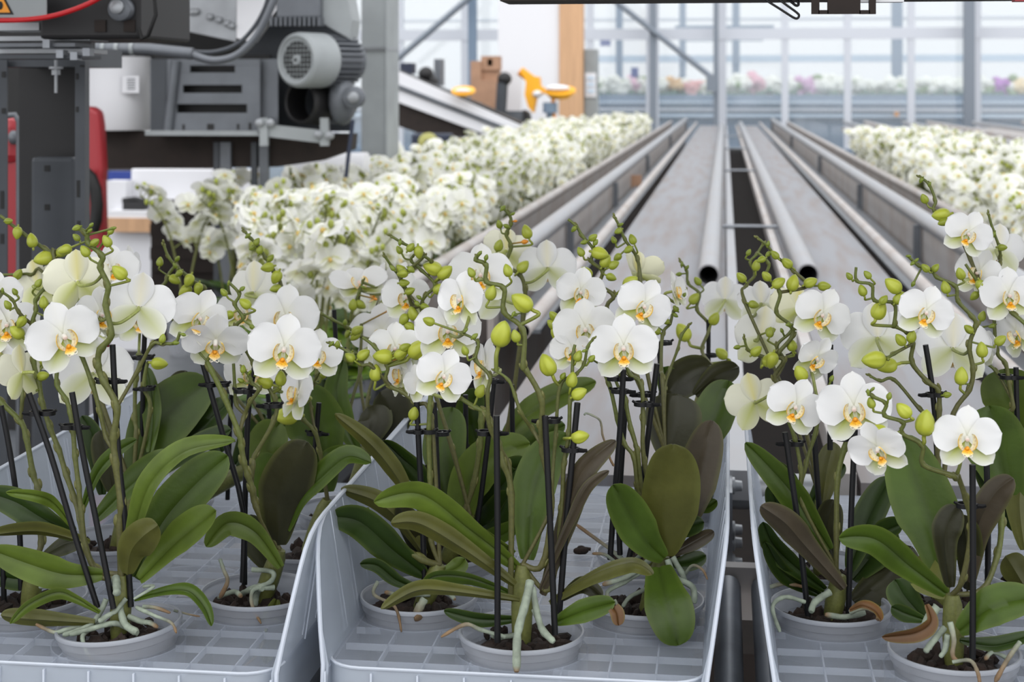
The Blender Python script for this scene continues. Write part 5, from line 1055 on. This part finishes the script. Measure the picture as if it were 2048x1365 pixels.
# right tray
plant('orchid by the right tray left wall with purple backed leaf and two large flowers', (1662,1210), (1680,1150),
 leaves=[([1660,1100,1610,1025,1565,965,1491,886],60,dict(ang=15,d0=.0,d1=.0,tone='g')),([1688,1178,1610,1090,1570,1045,1522,1012],58,dict(ang=15,d0=-.02,d1=-.05,under=1,tone='p')),([1650,1180,1590,1135,1545,1090,1526,1045],46,dict(ang=20,d0=.02,d1=.0,tone='d')),([1640,1190,1570,1150,1530,1085],36,dict(ang=20,d0=.03,tone='d')),
  ([1665,1120,1655,1060,1668,1000],58,dict(ang=10,under=1,d0=.02,d1=.02,tone='k')),([1700,1140,1735,1040,1780,955],64,dict(ang=15,d0=.02,d1=.04,tone='d')),([1708,1205,1775,1160,1825,1095],84,dict(ang=10,d0=.02,d1=.05,under=1,tone='k')),([1705,1160,1745,1110,1790,1060],70,dict(ang=15,d0=.04,d1=.06,tone='d')),([1735,1080,1770,1062,1806,1046],44,dict(ang=15,d0=.03,tone='d')),([1645,1010,1655,940,1668,885],52,dict(ang=10,d0=.06,d1=.08,under=1,tone='o')),([1600,1010,1580,960,1545,925],34,dict(ang=20,d0=.05,d1=.08,tone='d'))],
 stakes=[('X 1616 1232 1595 1040 1570 865',-.02),('X 1697 1228 1702 1040 1710 860',-.01),('X 1640 1040 1628 870',.05),('X 1605 745 1604 706',.05),('X 1660 900 1661 690',.06)], clips=[(1577,888,16),(1703,878,-16)],
 spikes=[('X 1672 1140 X 1673 1060 1675 960 1688 900 1705 850',11,8,.0,.0),('X 1606 1010 1602 940 1590 880 1576 840',8,6,.0,.0),('X 1605 1010 1612 930 1630 870 1640 820',8,6,.01,.01)],
 flowers='J 215 775 490 a 14 -6 22|J 690 790 600 a -2 -6 -6 -.02|J 380 385 400 b 40 -10 28 .05',
 buds='J 260 510 155|J 510 550 60',
 roots=[('X 1660 1185 1630 1205 1622 1225',14,14,0,(-.02,-.04)),('X 1610 1205 1570 1195 1545 1215 1560 1265',9,8,0,(-.03,-.055)),('X 1730 1225 1690 1235 1650 1230',13,10,.2,(-.03,-.04)),('X 1700 1225 1730 1215 1755 1225 1758 1242',10,14,1,(-.04,-.055)),('X 1540 1175 1570 1168 1610 1175',9,7,1,(.02,.02))])
plant('orchid at the right tray front edge with a withered orange leaf', (1908,1300), (1905,1190),
 leaves=[([1885,1150,1868,1060,1835,970,1800,870],128,dict(ang=8,d0=.03,d1=.06,tone='g')),([1892,1188,1820,1135,1750,1080,1678,1076],64,dict(ang=18,d0=-.02,d1=-.06,tone='g')),([1900,1175,1890,1080,1900,1040,1918,1015],60,dict(ang=10,d0=-.0,d1=.0,under=1,tone='k')),([1940,1165,1955,1060,1990,990,2027,958],62,dict(ang=12,d0=.02,d1=.0,under=1,tone='p')),
  ([1918,1262,1990,1212,2070,1196],78,dict(ang=12,d0=-.03,d1=-.05,tone='g')),([1920,1282,1990,1290,2070,1268],32,dict(ang=20,d0=-.03,tone='d')),([1850,1240,1810,1228,1783,1214],34,dict(ang=20,tone='d')),([1850,1240,1810,1195,1790,1160],64,dict(ang=15,d0=.03,d1=.04,tone='d')),([1895,1195,1855,1155,1830,1118],70,dict(ang=10,d0=.01,d1=.05,tone='y',b=.15)),([1935,1180,1935,1090,1925,1030],60,dict(ang=20,under=1,d0=.03,tone='k')),([1852,1210,1862,1245,1830,1268,1764,1275],34,dict(ang=30,d0=-.05,d1=-.06,tone='w',fold=.4,b=.3)),([1700,1222,1725,1212,1750,1222,1762,1242],24,dict(ang=40,d0=-.03,d1=-.06,tone='w',fold=.4))],
 stakes=[('X 1945 1318 1946 1120 1945 930',-.04),('X 1975 1195 1976 1040 1972 890',.05)], clips=[(1943,1012,-15)],
 spikes=[('X 1925 1160 X 1942 1060 1932 1000 1915 952 J 1500 1350 1470 1325 1240 1240 1235 1085 1070 990 1082 900 930 845 945 750 840 695 790 650',11,5,-.03,-.07),('X 1965 1180 1995 1110 2003 1050 2004 960',11,9,.02,.04)],
 flowers='J 1590 1030 540 a 6 -6 0 -.03|J 885 1110 490 b -26 -22 -18 -.05',
 buds='J 800 655 46|840 632 40|825 745 98 850 815|970 690 66 955 750|1085 805 155 1160 880|1260 905 225 1250 1060|880 975 165 1010 995',
 roots=[('X 1875 1215 1855 1240 1845 1265',18,16,0,(-.03,-.04)),('X 1890 1255 1865 1285 1850 1305',12,13,.0,(-.04,-.05)),('X 1895 1270 1890 1300 1880 1315',12,10,0,(-.05,-.05)),('X 1900 1245 1908 1280 1905 1310 1915 1325',11,8,1,(-.05,-.06)),('X 1905 1325 1940 1322 1955 1345 1960 1370',7,8,1,(-.07,-.08)),('X 2040 1285 2015 1320 1990 1365',10,9,1,(-.06,-.08)),('X 2010 1315 1985 1305 1970 1320',9,8,.3)])
plant('orchid in the right tray by its left wall, third row, with zigzag bud stems', (1643,1130), (1640,1000),
 leaves=[([1600,1080,1560,1030,1540,970],40,dict(ang=20,tone='d')),([1620,1010,1655,960,1690,930],40,dict(ang=15,tone='d'))], stakes=[],
 spikes=[('X 1600 820 I 1400 320 1470 170 D 1820 1240 1940 1090 1920 1000 1810 900 1840 740 1735 610 1750 510 1660 420',9,4.5,.0,-.02),('-J 60 560 130 410 70 290 180 180 185 130',7,5,.0,.0),('-D 1980 720 2060 690 1960 580 1880 510 1800 440 1740 370 1665 308',7,4,.02,.0),('-D 1780 1300 1700 1255 1590 1205 1555 1115',6,4,.0,-.01),('X 1575 800 D 1560 820 1565 690 1640 600 1600 500 1650 440 1700 360',7,4,.06,.06)],
 flowers='E 430 1160 470 a 15 -2 24 -.02|D 1690 1110 540 h 158 5 8 .02|E 245 1110 400 z 205 0 10 .02|D 1690 830 390 d 172 10 4 .06|I 1240 495 480 y 182 0 -14 -.0',
 buds='D 1745 350 52|1745 435 62|1800 440 86|1895 505 112 1960 560|1945 665 145|1830 665 124|1590 420 62 1565 470|1650 525 98 1645 600|1690 480 80|1630 840 96|1530 620 102|1760 1060 92 1745 1130|1495 1180 62|1650 1210 112|1760 1280 145 1690 1340|1935 1160 112 1960 1230|1915 1000 52|1730 610 100|J 165 120 56|185 280 112 205 370|20 170 92|30 405 145|110 165 46|E 450 930 110|340 900 120',
 roots=[])
plant('orchid mid right tray with two large flowers seen from behind', (1882,1184), (1880,1060),
 leaves=[([1880,1060,1850,980,1800,930],60,dict(ang=20,tone='d'))],
 stakes=[('X 1880 1100 1870 830 1851 690',.0)], clips=[(1862,790,14),(1770,720,8,.1)],
 spikes=[('X 1876 900 J 1370 800 1360 640 1280 580 1150 420 1160 270 1110 180 1010 130 E 1010 1240 1010 1070 850 1045 830 920 710 890 705 780',10,4.5,.0,-.03),('-J 1165 265 1010 350 950 390',7,5,-.02,-.04),('-J 1110 185 1190 140 1265 75',6,4,-.03,-.05),('-J 1300 900 1220 800 1010 560 900 570 820 530',8,4,.02,.02),('X 1900 850 J 1610 640 1640 480 1610 290 1660 130 E 1640 1180 1520 1050 1500 930 1350 860 1310 800 1210 770 1120 690',10,4.5,.0,-.02)],
 flowers='E 1260 1140 460 a 16 -4 18 -.06|J 880 225 600 d 176 5 -2 .02|J 1480 310 600 d 182 0 4 .02|J 1690 300 380 d 140 0 0 .05',
 buds='E 650 850 72 680 890|795 840 82 855 910|755 965 102 780 1040|1000 925 165 1090 1000|890 1120 175 840 1240|1045 1030 112|925 1040 92|J 1060 240 115|1150 215 112|845 400 205 960 395|950 450 175 1070 425|E 1155 750 46|1130 690 36|1260 785 86|1340 785 82|1190 720 42|1420 940 112 1440 1010|1540 830 112 1570 900|1160 915 52|J 1605 155 92|1710 320 135 1720 420|1545 530 155 1540 640|1515 580 40|1435 680 72|1860 245 112 1800 300')
plant('orchid at the right photo edge with the tallest flowering spike', (2085,1148), (2050,980),
 leaves=[([2025,1010,2005,930,1990,870,1978,812],124,dict(ang=8,d0=-.02,d1=-.0,tone='g')),([2040,860,2020,790,2008,738],110,dict(ang=12,d0=.05,d1=.06,tone='l')),([2050,1100,2040,1000,2055,900],60,dict(ang=10,d0=-.05,under=1,tone='o')),([2060,1190,2030,1140,2012,1112],60,dict(ang=15,d0=-.02,under=1,tone='o')),([2030,1060,1990,980,1960,930],50,dict(ang=20,tone='d'))],
 stakes=[('X 2038 900 2034 830 2032 735',.0),('X 1956 760 1955 700',.05)], clips=[(2025,755,-12)],
 spikes=[('X 2020 840 J 1960 780 1930 600 1900 430 1830 330 1810 0 E 1850 1100 1760 990 1680 900 1580 755',9,4.5,.0,-.02),('-J 1930 700 1830 500 1750 430',7,5,.0,.0),('-E 1700 920 1620 720 1500 480 1330 330 1340 250 1290 120 1225 62',8,4,.0,.0),('-E 1840 1080 1850 760 1860 720 1850 620 1800 480 1765 360',7,4,.02,.0),('-E 1760 990 1850 1070 1960 1150 2060 1235',8,6,-.02,-.04)],
 flowers='E 1600 510 400 a 14 -2 24 -.0|E 1840 640 430 d 172 0 10 .05|E 1690 830 420 b -30 0 20 .02|E 1925 1005 470 a 16 -2 -4 .0|J 2000 190 430 b -42 -8 -10 .0',
 buds='E 1225 85 52|1295 110 36|1250 230 92 1290 300|1385 360 155 1470 350|1400 420 90|1805 520 56|1875 620 82|1700 930 112|1785 920 112|1855 1105 112|1650 1010 90|J 1715 50 92 1690 140|1790 130 60')
# ---------------------------------------------------------------- dressed extras on the trays
